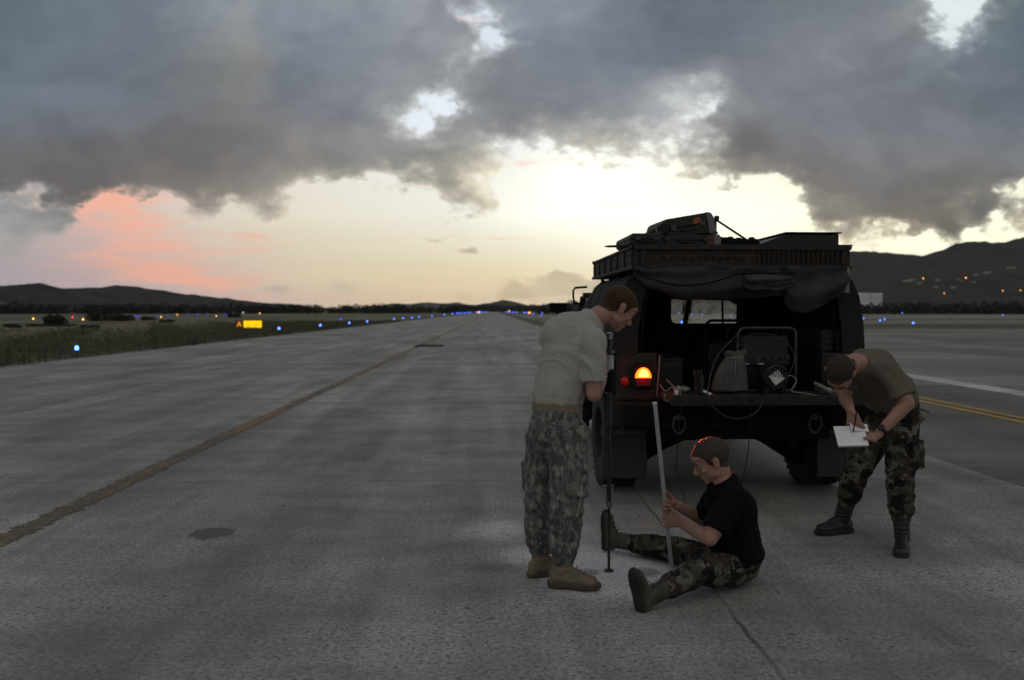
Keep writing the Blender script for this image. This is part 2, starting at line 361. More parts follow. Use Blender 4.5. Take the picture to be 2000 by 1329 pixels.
def organic(mb, name, mat, parent=None, voxel=.006, smooth=4, fac=.5, fn=None):
    "fuse overlapping shapes into one continuous skin; fn(co, normal) -> offset moves each vertex afterwards"
    o = mb.build(name, mat)
    m_ = o.modifiers.new('fuse', 'REMESH'); m_.mode = 'VOXEL'; m_.voxel_size = voxel; m_.adaptivity = 0
    s_m = o.modifiers.new('smooth', 'SMOOTH'); s_m.factor = fac; s_m.iterations = smooth
    dg = bpy.context.evaluated_depsgraph_get(); ev = o.evaluated_get(dg)
    me = bpy.data.meshes.new_from_object(ev); o.modifiers.clear(); old = o.data; o.data = me; bpy.data.meshes.remove(old)
    me.materials.clear(); me.materials.append(mat)
    for p in me.polygons: p.use_smooth = True
    if fn:
        cos = [v_.co.copy() for v_ in me.vertices]; nos = [v_.normal.copy() for v_ in me.vertices]
        for v_, c_, n_ in zip(me.vertices, cos, nos):
            o_ = fn(c_, n_)
            if isinstance(o_, Vector): v_.co = c_ + o_
            elif o_: v_.co = c_ + n_ * o_
    if parent is not None: o.parent = parent; o.matrix_parent_inverse = parent.matrix_basis.inverted()
    me.update()
    return o

# ------------------------------------------------------------------ materials
def mat(name, base, rough=.7, metal=0.0, var=.15, vs=6.0, bump=0.0, bs=60.0, spec=.4, emit=None, est=0.0, dirt=None, trans=0.0, stretch=(1, 1, 1)):
    m_ = bpy.data.materials.new(name); m_.use_nodes = True; t_ = NT(m_.node_tree)
    b = m_.node_tree.nodes['Principled BSDF']
    tcn = t_.n('ShaderNodeTexCoord'); vec = t_.vm('MULTIPLY', tcn.outputs['Object'], stretch)
    b.inputs['Roughness'].default_value = rough; b.inputs['Metallic'].default_value = metal
    b.inputs['Specular IOR Level'].default_value = spec
    n_ = t_.noise(vec, vs, 5, .6)
    k = t_.ss(n_, .3, .7, 1 - var, 1 + var)
    c_ = t_.mul(tuple(base), t_.comb(k, k, k))
    if dirt:
        n2_ = t_.noise(vec, vs * 2.7, 6, .65)
        c_ = t_.mix(t_.ss(n2_, .5, .62, 0, dirt[1]), c_, dirt[0])
    t_.link(c_, b.inputs['Base Color'])
    t_.link(t_.ss(n_, .3, .7, max(0, rough - .08), min(1, rough + .08)), b.inputs['Roughness'])
    if bump:
        bn = t_.n('ShaderNodeBump'); bn.inputs['Strength'].default_value = .6; bn.inputs['Distance'].default_value = bump
        t_.link(t_.noise(vec, bs, 4, .6), bn.inputs['Height']); t_.link(bn.outputs[0], b.inputs['Normal'])
    if emit:
        b.inputs['Emission Color'].default_value = tuple(emit) + (1,); b.inputs['Emission Strength'].default_value = est
    if trans: b.inputs['Transmission Weight'].default_value = trans
    return m_
M = {}
M['olive'] = mat('olive_paint', (.013, .0135, .011), .75, var=.25, vs=5, dirt=((.06, .05, .035), .3))
M['under'] = mat('dark_chassis', (.006, .006, .006), .9, dirt=((.016, .014, .012), .3), spec=.2)
M['canvas'] = mat('canvas', (.013, .0135, .0125), .92, var=.3, vs=4, bump=.004, bs=22, dirt=((.024, .022, .018), .3))
M['canvas_c'] = mat('curtain_canvas', (.032, .033, .034), .9, var=.35, vs=6, bump=.004, bs=24)
M['canvas_l'] = mat('faded_canvas', (.040, .042, .046), .85, var=.35, vs=9, bump=.004, bs=30)
M['rubber'] = mat('rubber', (.018, .018, .018), .85, var=.3, vs=8, dirt=((.045, .04, .032), .35))
M['flap'] = mat('mud_flap_rubber', (.022, .024, .028), .7, var=.25, vs=7, dirt=((.05, .045, .038), .25))
M['rack'] = mat('rack_steel', (.016, .013, .010), .7, var=.4, vs=7, dirt=((.07, .04, .022), .4))
M['steel'] = mat('worn_steel', (.25, .25, .25), .35, 1.0, var=.3, vs=20)
M['dsteel'] = mat('dark_steel', (.06, .06, .06), .45, .8, var=.3, vs=20)
M['black'] = mat('black_plastic', (.007, .007, .007), .5, var=.2)
M['case'] = mat('hard_case', (.011, .012, .011), .55, var=.2, vs=5)
M['grey'] = mat('grey_plastic', (.13, .14, .14), .5)
M['white'] = mat('white_plastic', (.62, .62, .60), .5, var=.06)
M['shk'] = mat('worn_shackle_steel', (.08, .08, .08), .5, .6, var=.3, vs=20)
M['alu'] = mat('grey_staff', (.36, .37, .38), .55, var=.08, vs=10)
M['sack'] = mat('sack_cloth', (.075, .075, .07), .95, var=.25, vs=9, bump=.003, bs=40)
M['cable'] = mat('green_cable', (.018, .027, .022), .6)
M['strap'] = mat('webbing', (.22, .21, .18), .9)
M['skin'] = mat('skin', (.33, .185, .145), .55, var=.10, vs=14, bump=.0006, bs=160, spec=.35)
M['skin'].node_tree.nodes['Principled BSDF'].inputs['Subsurface Weight'].default_value = .08
M['hair_r'] = mat('reddish_hair', (.046, .027, .016), .85, spec=.2, var=.45, vs=60, bump=.004, bs=190, stretch=(1, 1, .35))
M['hair_b'] = mat('brown_hair', (.040, .027, .019), .62, spec=.32, var=.45, vs=60, bump=.004, bs=190, stretch=(1, 1, .35))
for _h in ('hair_r', 'hair_b'):
    _b = M[_h].node_tree.nodes['Principled BSDF']; _b.inputs['Sheen Weight'].default_value = .08; _b.inputs['Sheen Roughness'].default_value = .35
M['hair_d'] = mat('dark_hair', (.030, .022, .018), .85, var=.45, vs=60, bump=.004, bs=190)
M['tan_shirt'] = mat('sand_tshirt', (.335, .322, .292), .95, var=.05, vs=9, bump=.0012, bs=240)
M['brown_shirt'] = mat('brown_tshirt', (.118, .102, .080), .95, var=.07, vs=9, bump=.0012, bs=240)
M['black_shirt'] = mat('black_polo', (.005, .005, .006), .95, var=.15, vs=9, bump=.0012, bs=240, spec=.12)
M['belt'] = mat('tan_belt', (.17, .145, .105), .9)
M['tan_boot'] = mat('tan_boot', (.165, .135, .095), .88, var=.2, vs=14, bump=.002, bs=50)
M['tan_sole'] = mat('tan_sole', (.07, .06, .048), .85)
M['black_boot'] = mat('black_boot', (.018, .018, .018), .42, var=.3, vs=14, bump=.002, bs=40, dirt=((.06, .05, .04), .3))
M['black_sole'] = mat('black_sole', (.022, .022, .022), .8)
M['green_boot'] = mat('sage_boot', (.060, .058, .042), .85, var=.25, vs=14, bump=.002, bs=50)
M['glove'] = mat('pale_glove', (.17, .18, .15), .95, var=.3, vs=20)
M['paper'] = mat('paper', (.80, .80, .82), .8, var=.02)
M['ink'] = mat('ink', (.42, .44, .55), .7)
M['eye'] = mat('eyeball', (.22, .20, .18), .3)
M['orange'] = mat('orange_sticker', (.28, .07, .025), .6)
M['redmat'] = mat('dull_red', (.09, .035, .03), .6)
M['bark'] = mat('bark', (.05, .04, .03), .95)
M['bwall'] = mat('pale_wall', (.30, .29, .28), .8, var=.1); M['bwhite'] = mat('white_wall', (.85, .86, .90), .8, var=.06)
M['roofm'] = mat('dull_roof', (.30, .22, .18), .8, var=.2)
M['glassd'] = mat('window_glass', (.02, .025, .03), .1, spec=.6)
def camo(name, cols, scale, stretch, sharp=.015, pix=None, rough=.93):
    m_ = bpy.data.materials.new(name); m_.use_nodes = True; t_ = NT(m_.node_tree); b = m_.node_tree.nodes['Principled BSDF']
    tcn = t_.n('ShaderNodeTexCoord'); vec = tcn.outputs['Object']
    if pix: vec = t_.vm('SNAP', vec, (pix, pix, pix))
    vec = t_.vm('MULTIPLY', vec, stretch); c_ = cols[0]
    for i, (k, lo) in enumerate(cols[1:]):
        n_ = t_.noise(t_.vm('ADD', vec, (13.1 * i + 3, 7.7 * i, 5.3 * i)), scale, 3, .55, .35)
        c_ = t_.mix(t_.ss(n_, lo - sharp, lo + sharp), c_, k)
    n_ = t_.noise(tcn.outputs['Object'], 7, 4, .6); k = t_.ss(n_, .3, .7, .82, 1.18)
    t_.link(t_.mul(c_, t_.comb(k, k, k)), b.inputs['Base Color'])
    b.inputs['Roughness'].default_value = rough; b.inputs['Specular IOR Level'].default_value = .25
    bn = t_.n('ShaderNodeBump'); bn.inputs['Strength'].default_value = .7; bn.inputs['Distance'].default_value = .006
    t_.link(t_.noise(tcn.outputs['Object'], 26, 4, .55, .6), bn.inputs['Height']); t_.link(bn.outputs[0], b.inputs['Normal'])
    return m_
M['abu'] = camo('tiger_camo', [(.130, .135, .124), ((.056, .066, .066), .53), ((.22, .214, .190), .57), ((.076, .082, .076), .58)], 15, (2.0, 2.0, 1.1), pix=.0045)
M['bdu'] = camo('woodland_camo', [(.050, .058, .040), ((.034, .025, .019), .49), ((.115, .108, .085), .55), ((.008, .008, .008), .535)], 11, (1, 1.0, 1.4))

# ------------------------------------------------------------------ ground materials
def ground_mat(name, fn):
    m_ = bpy.data.materials.new(name); m_.use_nodes = True; t_ = NT(m_.node_tree); b = m_.node_tree.nodes['Principled BSDF']
    tcn = t_.n('ShaderNodeTexCoord'); c_, rough, h, hd = fn(t_, tcn.outputs['Object'])
    t_.inp(b.inputs['Base Color'], c_); t_.inp(b.inputs['Roughness'], rough); b.inputs['Specular IOR Level'].default_value = .3
    if h is not None:
        bn = t_.n('ShaderNodeBump'); bn.inputs['Strength'].default_value = .8; bn.inputs['Distance'].default_value = hd
        t_.link(h, bn.inputs['Height']); t_.link(bn.outputs[0], b.inputs['Normal'])
    return m_
def gblob(t_, x, y, p, rx, ry):
    a = t_.m('MULTIPLY', t_.m('SUBTRACT', x, p[0]), 1 / rx); b = t_.m('MULTIPLY', t_.m('SUBTRACT', y, p[1]), 1 / ry)
    return t_.m('EXPONENT', t_.m('MULTIPLY', t_.m('ADD', t_.m('MULTIPLY', a, a), t_.m('MULTIPLY', b, b)), -1.0))
def joint(t_, x, off, step, wid):
    q = t_.m('FRACT', t_.m('ADD', t_.m('DIVIDE', t_.m('SUBTRACT', x, off), step), .5))
    q = t_.m('ABSOLUTE', t_.m('SUBTRACT', q, .5))
    return t_.ss(q, wid / step * .4, wid / step, 1, 0)
def concrete(t_, vec):
    s3 = t_.sep(vec); x, y = s3[0], s3[1]
    big = t_.noise(t_.vm('MULTIPLY', vec, (1, .45, 1)), .35, 6, .62, .5)
    med = t_.noise(t_.vm('MULTIPLY', vec, (.45, 1.0, 1)), 1.7, 7, .65, .3)
    lon = t_.noise(t_.vm('MULTIPLY', vec, (1.6, .10, 1)), 1.1, 6, .62, .2)
    tra = t_.noise(t_.vm('MULTIPLY', vec, (.12, 1.5, 1)), .5, 6, .65, .2)
    fine = t_.noise(vec, 38, 4, .7)
    pit = t_.noise(vec, 47, 2, .5, .2); pit2 = t_.noise(vec, 17, 3, .6, .6)
    k = t_.ss(big, .32, .68, .74, 1.22)
    k = t_.m('MULTIPLY', k, t_.ss(med, .32, .68, .78, 1.18)); k = t_.m('MULTIPLY', k, t_.ss(lon, .32, .68, .78, 1.18))
    k = t_.m('MULTIPLY', k, t_.ss(tra, .3, .7, .90, 1.09)); k = t_.m('MULTIPLY', k, t_.ss(fine, .3, .7, .70, 1.28))
    c_ = t_.mul((.288, .284, .268), t_.comb(k, k, k))
    wob = t_.m('MULTIPLY', t_.m('SUBTRACT', t_.noise(vec, 3, 4, .6), .5), .06)
    # dusty smear and drilled spoil round the test hole
    p1, p2, p3 = G(1185, 1115), G(975, 1035), G(1240, 1105)
    nd = t_.m('MULTIPLY', t_.m('SUBTRACT', t_.noise(vec, 6, 6, .65, .4), .5), 1.4)
    dust = t_.m('ADD', t_.m('MAXIMUM', t_.m('MULTIPLY', gblob(t_, x, y, p1, .42, .50), 1.0), t_.m('MAXIMUM', t_.m('MULTIPLY', gblob(t_, x, y, p2, .38, .50), .42), t_.m('MULTIPLY', gblob(t_, x, y, G(1090, 1085), .42, .35), .62))), t_.m('MULTIPLY', nd, .35))
    c_ = t_.mix(t_.ss(dust, .14, .60, 0, .92), c_, (.62, .62, .64))
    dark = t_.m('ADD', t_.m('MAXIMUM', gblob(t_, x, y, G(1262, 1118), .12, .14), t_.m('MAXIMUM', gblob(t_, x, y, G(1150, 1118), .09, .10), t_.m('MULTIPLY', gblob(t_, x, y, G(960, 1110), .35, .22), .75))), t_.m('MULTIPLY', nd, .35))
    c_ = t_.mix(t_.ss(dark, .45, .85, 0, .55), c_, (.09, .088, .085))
    # tyre darkened lanes, older patch
    lane = t_.m('ADD', gblob(t_, x, x, (-1.9, -1.9), .6, .6), t_.m('MULTIPLY', gblob(t_, x, x, (-5.3, -5.3), .9, .9), .8))
    lane = t_.m('MULTIPLY', lane, t_.ss(lon, .35, .6, 0.2, 1))
    c_ = t_.mix(t_.m('MULTIPLY', lane, .22), c_, (.12, .118, .112))
    pe = G(412, 1042)
    ex = t_.m('MULTIPLY', t_.m('SUBTRACT', x, pe.x), 1 / .155); ey = t_.m('MULTIPLY', t_.m('SUBTRACT', y, pe.y), 1 / .17)
    q = t_.m('ADD', t_.m('ADD', t_.m('MULTIPLY', ex, ex), t_.m('MULTIPLY', ey, ey)), t_.m('MULTIPLY', t_.m('SUBTRACT', t_.noise(vec, 11, 4, .7), .5), 3.0))
    c_ = t_.mix(t_.ss(q, .85, 1.1, .8, 0), c_, (.085, .083, .08))
    # joints
    jn = t_.m('MAXIMUM', joint(t_, t_.m('ADD', x, wob), 1.22, 5.82 / 1.0, .016), joint(t_, t_.m('ADD', y, wob), 8.1, 6.1, .022))
    jw = t_.m('MULTIPLY', t_.m('MULTIPLY', jn, t_.ss(y, 4.5, 9, 1, .45)), t_.ss(t_.noise(vec, 1.3, 3, .6), .35, .6, .35, .95))
    c_ = t_.mix(jw, c_, (.045, .045, .043))
    pm = t_.m('MAXIMUM', t_.ss(pit, .585, .645), t_.ss(pit2, .66, .70))
    pm = t_.m('MULTIPLY', pm, t_.ss(med, .35, .6, .35, 1))
    c_ = t_.mix(t_.m('MULTIPLY', pm, .72), c_, (.045, .045, .043))
    light = t_.ss(t_.noise(vec, 47, 3, .6), .62, .70, 0, .4)
    c_ = t_.mix(light, c_, (.38, .375, .35))
    h = t_.m('SUBTRACT', t_.m('MULTIPLY', fine, .6), pm)
    return c_, .86, h, .004
def asphalt(t_, vec):
    big = t_.noise(t_.vm('MULTIPLY', vec, (1, .35, 1)), .22, 6, .62, .5); tra = t_.noise(t_.vm('MULTIPLY', vec, (.10, 1.5, 1)), .45, 6, .65, .2)
    fine = t_.noise(vec, 45, 4, .7); x = t_.sep(vec)[0]
    k = t_.m('MULTIPLY', t_.ss(big, .3, .7, .70, 1.3), t_.ss(tra, .3, .7, .68, 1.32)); k = t_.m('MULTIPLY', k, t_.ss(fine, .3, .7, .75, 1.25))
    c_ = t_.mul(t_.mix(t_.ss(x, 8.6, 10.2), (.128, .124, .116), (.185, .175, .160)), t_.comb(k, k, k))
    jn = t_.m('MAXIMUM', joint(t_, x, 4.66, 3.75, .03), joint(t_, t_.sep(vec)[1], 6.0, 21, .04))
    c_ = t_.mix(t_.m('MULTIPLY', jn, .6), c_, (.04, .04, .038))
    return c_, .85, fine, .003
def grass_ground(t_, vec):
    x = t_.sep(vec)[0]
    a = t_.noise(t_.vm('MULTIPLY', vec, (1, .3, 1)), .06, 6, .6, .4); b = t_.noise(vec, .5, 7, .7); c3 = t_.noise(vec, 6, 5, .7)
    col_ = t_.mix(t_.ss(a, .38, .62), (.080, .084, .048), (.190, .170, .118))
    col_ = t_.mix(t_.ss(t_.m('ADD', x, t_.m('MULTIPLY', t_.m('SUBTRACT', b, .5), 10)), -24, -16, 0, .75), col_, (.072, .078, .044))
    k = t_.m('MULTIPLY', t_.ss(b, .3, .7, .65, 1.35), t_.ss(c3, .3, .7, .7, 1.3))
    return t_.mul(col_, t_.comb(k, k, k)), .95, c3, .08
def farfield(t_, vec):
    a = t_.noise(t_.vm('MULTIPLY', vec, (.05, 1, 1)), .10, 6, .65, .4); b = t_.noise(vec, .5, 6, .7)
    k = t_.ss(b, .3, .7, .8, 1.2)
    return t_.mul(t_.mix(t_.ss(a, .38, .62), (.155, .140, .112), (.235, .215, .180)), t_.comb(k, k, k)), .95, None, 0
def hillm(t_, vec):
    a = t_.noise(vec, .012, 6, .62, .3); b = t_.noise(vec, .09, 5, .7)
    k = t_.m('MULTIPLY', t_.ss(a, .3, .7, .7, 1.3), t_.ss(b, .3, .7, .55, 1.45))
    return t_.mul((.027, .028, .019), t_.comb(k, k, k)), .95, b, 4.0
def paint(colr, wear, scale=9, dark=None):
    def fn(t_, vec):
        n_ = t_.noise(vec, scale, 8, .72, .2); n2_ = t_.noise(vec, .7, 4, .6)
        c_ = t_.mix(t_.ss(n_, wear - .05, wear + .05), dark or (.13, .125, .115), colr)
        k = t_.ss(n2_, .3, .7, .7, 1.25)
        return t_.mul(c_, t_.comb(k, k, k)), .8, n_, .003
    return fn
M['concrete'] = ground_mat('weathered_concrete', concrete); M['asphalt'] = ground_mat('asphalt', asphalt)
M['grassg'] = ground_mat('rough_grass', grass_ground); M['far'] = ground_mat('dry_far_field', farfield); M['hill'] = ground_mat('forested_hill', hillm)
def worn_line(t_, vec):
    n_ = t_.noise(t_.vm('MULTIPLY', vec, (1, .5, 1)), 9, 7, .68, .3); n2_ = t_.noise(t_.vm('MULTIPLY', vec, (1, .3, 1)), 1.6, 3, .6); n3_ = t_.noise(vec, 30, 4, .7)
    c_ = t_.mix(t_.ss(t_.m('ADD', t_.m('MULTIPLY', n_, .5), t_.m('MULTIPLY', n2_, .5)), .47, .54), (.130, .112, .085), (.235, .150, .085))
    k = t_.ss(n3_, .3, .7, .7, 1.3)
    return t_.mul(c_, t_.comb(k, k, k)), .9, n3_, .004
M['yline'] = ground_mat('worn_yellow_line', worn_line)
_t = NT(M['yline'].node_tree); _tc = _t.n('ShaderNodeTexCoord'); _o = _tc.outputs['Object']
_ax = _t.m('ABSOLUTE', _t.m('ADD', _t.sep(_o)[0], 3.33))
_e = _t.m('ADD', _t.m('MULTIPLY', _ax, 5.4), _t.m('MULTIPLY', _t.m('SUBTRACT', _t.noise(_t.vm('MULTIPLY', _o, (1, .6, 1)), 15, 8, .75, .3), .5), 2.2))
_mx = _t.n('ShaderNodeMixShader'); _tr = _t.n('ShaderNodeBsdfTransparent'); _out = M['yline'].node_tree.nodes['Material Output']
_t.link(_t.ss(_e, .40, .56), _mx.inputs[0]); _t.link(M['yline'].node_tree.nodes['Principled BSDF'].outputs[0], _mx.inputs[1]); _t.link(_tr.outputs[0], _mx.inputs[2]); _t.link(_mx.outputs[0], _out.inputs['Surface'])
M['ynew'] = ground_mat('yellow_paint', paint((.42, .25, .045), .36, 11)); M['wline'] = ground_mat('white_paint', paint((.46, .46, .44), .38, 8))
M['yfaint'] = ground_mat('faint_yellow_paint', paint((.20, .165, .115), .50, 9, (.19, .183, .168)))
def sheet(name, x0, x1, y0, y1, z, m_, nx=1, ny=1):
    V = [(x0 + (x1 - x0) * i / nx, y0 + (y1 - y0) * j / ny, z) for j in range(ny + 1) for i in range(nx + 1)]
    Fq = [(j * (nx + 1) + i, j * (nx + 1) + i + 1, (j + 1) * (nx + 1) + i + 1, (j + 1) * (nx + 1) + i) for j in range(ny) for i in range(nx)]
    return tag(mesh_np(name, V, Fq, m_), kind='structure')
sheet('ground', -8200, 8200, -60, 8200, -.030, M['grassg'], 4, 4)
sheet('taxiway', -13.6, 4.66, -40, 2600, 0, M['concrete'], 1, 8)
sheet('apron', 4.66, 420, -40, 77, -.004, M['asphalt'])
sheet('cross_taxiway', 7.0, 900, 108, 150, -.010, M['far'])
sheet('far_taxiway', 7.0, 1200, 175, 400, -.014, M['far'])
def band(name, pts, wid, z, m_):
    V = []; 
    for i, p in enumerate(pts):
        a = pts[max(i - 1, 0)]; b = pts[min(i + 1, len(pts) - 1)]; d_ = Vector((b[0] - a[0], b[1] - a[1])).normalized(); n_ = Vector((-d_.y, d_.x)) * wid / 2
        V += [(p[0] + n_.x, p[1] + n_.y, z), (p[0] - n_.x, p[1] - n_.y, z)]
    Fq = [(2 * i, 2 * i + 1, 2 * i + 3, 2 * i + 2) for i in range(len(pts) - 1)]
    return tag(mesh_np(name, V, Fq, m_), kind='structure')
band('taxiway_centreline_marking', [(-3.33, -10), (-3.33, 60), (-3.33, 400), (-3.33, 2000)], .34, .004, M['yline'])
for xx in (7.36, 7.66): band('taxiway_edge_marking', [(xx, -10), (xx, 76)], .14, .002, M['ynew'])
band('apron_white_marking', [(9.95, -10), (9.95, 76)], .62, .002, M['wline'])
for k, (y0, rr) in enumerate(((29.5, 26), (27, 20))):
    band('turnoff_marking', [(-3.33 + rr * (1 - math.cos(a)), y0 + rr * math.sin(a)) for a in (R(q) for q in range(3, 48, 3))], .16, .006 + .004 * k, M['yfaint'])
# rough-edged dark patch of sealant across the centreline
pa, pb = G(806, 679), G(864, 677)
mb = MB(); pts = []
for i in range(15):
    f_ = i / 14; pts.append((pa.x + (pb.x - pa.x) * f_, 38.6 + .35 * mnoise.noise(Vector((i * .7, 0, 3)))))
for i in range(15):
    f_ = 1 - i / 14; pts.append((pa.x + (pb.x - pa.x) * f_, 40.6 + .5 * mnoise.noise(Vector((i * .7, 5, 3)))))
mb.prism(pts, 'z', .012, .03); tag(mb.build('tar_patch', M['under']), kind='structure')

# ------------------------------------------------------------------ hills
def interp(pts, x):
    if x <= pts[0][0]: return pts[0][1]
    for (a, b), (c_, d_) in zip(pts, pts[1:]):
        if x <= c_:
            f_ = (x - a) / (c_ - a); return b + (d_ - b) * (f_ * f_ * (3 - 2 * f_) * .5 + f_ * .5)
    return pts[-1][1]
HILLS = {}
def ridge(name, pts, y0, y1, y2, step, bump, seed, pw=1.15):
    "a ridge whose foot is at depth y0, crest at y1, back foot at y2"
    X0 = (pts[0][0] - VPX) / F * y1; X1 = (pts[-1][0] - VPX) / F * y1; nx = int((X1 - X0) / step); ny = 44
    def H(x, y):
        px = VPX + x / y1 * F; h = max(0, (HZ - interp(pts, px)) / F * y1 + CAMZ)
        s = (y - y0) / (y1 - y0) if y < y1 else (y2 - y) / (y2 - y1)
        s = max(0, min(1, s)); return h * (s ** pw) * (1 if True else 0)
    V = []
    for j in range(ny + 1):
        f_ = j / ny; y = y0 + (y1 - y0) * (f_ / .8) if f_ < .8 else y1 + (y2 - y1) * (f_ - .8) / .2
        for i in range(nx + 1):
            x = X0 + (X1 - X0) * i / nx; h = H(x, y); p = Vector((x / 60 + seed, y / 60, 0))
            big = mnoise.fractal(p / 3, 1, 2, 4) * h * .06 * (1 - abs(f_ - .8) / .8 if f_ < .8 else .3) if f_ != .8 else 0
            n_ = abs(mnoise.noise(Vector((x / bump / 2.2 + seed, y / bump / 2.2, 0)))) * bump * .55 + mnoise.noise(Vector((x / bump / 7, y / bump / 7, seed))) * bump * .35
            V.append((x + (rnd.random() - .5) * step * .4, y, -1 + h + big + n_ * min(1, h / 6)))
    Fq = [(j * (nx + 1) + i, j * (nx + 1) + i + 1, (j + 1) * (nx + 1) + i + 1, (j + 1) * (nx + 1) + i) for j in range(ny) for i in range(nx)]
    o = tag(mesh_np(name, V, Fq, M['hill'], smooth=False), kind='structure')
    HILLS[name] = (H, y0, y1)
    return o
ridge('forested_hill', [(-500, 575), (-300, 562), (-100, 566), (0, 560), (40, 556), (85, 555), (110, 560), (132, 569), (170, 585), (220, 598), (300, 606)], 700, 1150, 1700, 4.5, 7, 1)
ridge('low_hill', [(-200, 590), (60, 582), (130, 568), (180, 561), (250, 560), (275, 561), (320, 567), (380, 577), (450, 585), (520, 593), (640, 602), (720, 606), (760, 608)], 850, 1450, 2000, 5.5, 8, 5)
ridge('mountain', [(1010, 606), (1040, 599), (1110, 592), (1200, 586), (1330, 570), (1500, 530), (1600, 500), (1663, 490), (1700, 488), (1730, 492), (1760, 500), (1790, 498), (1812, 496), (1840, 489), (1880, 475), (1910, 473), (1940, 477), (1960, 474), (2000, 463), (2100, 440), (2400, 430)], 1250, 2500, 3400, 9, 13, 9, .9)
ridge('distant_hill', [(660, 608), (700, 602.5), (768, 594), (800, 594.5), (834, 591), (860, 593), (894, 592), (926, 597), (960, 603), (1000, 608)], 4800, 6000, 7400, 22, 16, 15)
ridge('middle_hill', [(820, 608), (880, 601), (925, 597), (955, 592), (984, 588), (1002, 590), (1020, 594), (1034, 600), (1060, 608)], 3000, 3900, 4700, 14, 14, 21)
def on_hill(name, px, py):
    H, y0, y1 = HILLS[name]; best = None
    for k in range(400):
        y = y0 + (y1 - y0) * k / 400; x = (px - VPX) / F * y
        z = (HZ - py) / F * y + CAMZ
        if H(x, y) - 1 >= z: return Vector((x, y, z))
    return Vector(((px - VPX) / F * y1, y1, (HZ - py) / F * y1 + CAMZ))

# ------------------------------------------------------------------ far woods, bushes, grass
def leaf_cloud(rs, centres, per, size, V, Fq):
    for (cx, cy, cz, rx, rz) in centres:
        a = rs.normal(size=(per, 3)); a /= np.linalg.norm(a, axis=1)[:, None]; rad = rs.uniform(.55, 1.0, per) ** .5
        lump = 1 + .25 * np.sin(a[:, 0] * 5 + cx) * np.sin(a[:, 2] * 4 + cy)
        P = np.stack([cx + a[:, 0] * rx * rad * lump, cy + a[:, 1] * rx * rad * lump, cz + a[:, 2] * rz * rad * lump], 1)
        t1 = rs.normal(size=(per, 3)); t1 /= np.linalg.norm(t1, axis=1)[:, None]
        t2 = np.cross(t1, rs.normal(size=(per, 3))); t2 /= np.linalg.norm(t2, axis=1)[:, None]
        sz = size * rs.uniform(.6, 1.3, (per, 1)); n0 = sum(len(x) for x in V)
        quad = np.stack([P - t1 * sz, P - t2 * sz * .6, P + t1 * sz, P + t2 * sz * .6], 1).reshape(-1, 3)
        V.append(quad); Fq.append(np.arange(per * 4).reshape(-1, 4) + n0)
M['leaf'] = mat('dark_foliage', (.028, .030, .022), .9, var=.5, vs=.5)
M['bushl'] = mat('bush_foliage', (.028, .032, .019), .9, var=.5, vs=3)
def woods(name, label, x0, x1, yfun, n_, hmin, hmax, seed):
    rs = np.random.RandomState(seed); V, Fq = [], []; C_ = []
    for i in range(n_):
        x = rs.uniform(x0, x1); y = yfun(x, rs.uniform(0, 1)); h = rs.uniform(hmin, hmax) * (1.25 if rs.rand() < .08 else 1)
        C_.append((x, y, h * .45, h * rs.uniform(.5, .9), h * .55))
    leaf_cloud(rs, C_, 110, hmax * .11, V, Fq)
    o = mesh_np(name, np.concatenate(V), np.concatenate(Fq), M['leaf']); tag(o, label, 'trees', kind='stuff')
woods('woodland', 'dark belt of trees along the far left of the airfield', -420, -20, lambda x, r_: 330 + r_ * 90 + (x + 420) * .75, 420, 3.2, 6.2, 3)
woods('woodland', 'dark belt of trees beyond the apron at the foot of the mountain', 25, 420, lambda x, r_: 430 + r_ * 130, 420, 2.6, 6.8, 4)
woods('woodland', 'low dark scrub at the far end of the taxiway', -90, 90, lambda x, r_: 1700 + r_ * 300, 160, 9, 15, 5)
# one mass of grass blades on the near verge
rs = np.random.RandomState(11)
n_ = 52000; gx = -13.8 - rs.gamma(1.5, 6.0, n_); gy = 15 + rs.uniform(0, 1, n_) ** 1.35 * 120
gh = rs.uniform(.06, .20, n_) * (1 + .8 * (np.sin(gx * .9 + gy * .35) > .3)); gw = gh * .16; ga = rs.uniform(0, 6.28, n_); lx = rs.normal(0, .3, n_) * gh; ly = rs.normal(0, .3, n_) * gh
keep = (np.abs(gx) / gy < .75); gx, gy, gh, gw, ga, lx, ly = (q[keep] for q in (gx, gy, gh, gw, ga, lx, ly)); n_ = len(gx)
b0 = np.stack([gx - np.cos(ga) * gw, gy - np.sin(ga) * gw, np.full(n_, -.04)], 1); b1 = np.stack([gx + np.cos(ga) * gw, gy + np.sin(ga) * gw, np.full(n_, -.04)], 1)
b2 = np.stack([gx + lx, gy + ly, gh], 1)
M['blade'] = mat('grass_blades', (.082, .082, .054), .9, var=.45, vs=.35, dirt=((.14, .125, .09), .7))
tag(mesh_np('grass', np.stack([b0, b1, b2], 1).reshape(-1, 3), np.arange(n_ * 3).reshape(-1, 3), M['blade']), 'rough dry grass on the verge left of the taxiway', 'grass', kind='stuff')
BUSH = [(20, 640, 1.0, .45, 'small dark bush at the far left edge of the field'), (36, 642, .9, .35, 'low dark bush beside the far left bush'),
        (112, 636, 3.0, 1.9, 'wide dark bush in the dry field left of the taxiway'), (97, 639, 6.0, .35, 'long low dark shrub in front of the wide bush'),
        (171, 642, 1.6, .35, 'low tuft of scrub in the middle of the dry field'), (205, 629, 5.5, 2.2, 'large dark thicket at the back of the dry field'),
        (242, 629, 4.5, 1.7, 'dark thicket right of the large thicket'), (290, 627, 2.5, 1.0, 'small dark bush right of the two thickets'),
        (329, 631, 2.0, .6, 'low bush in the field behind the lit sign'), (455, 622, 4.0, 1.6, 'dark bush just behind the lit yellow sign')]
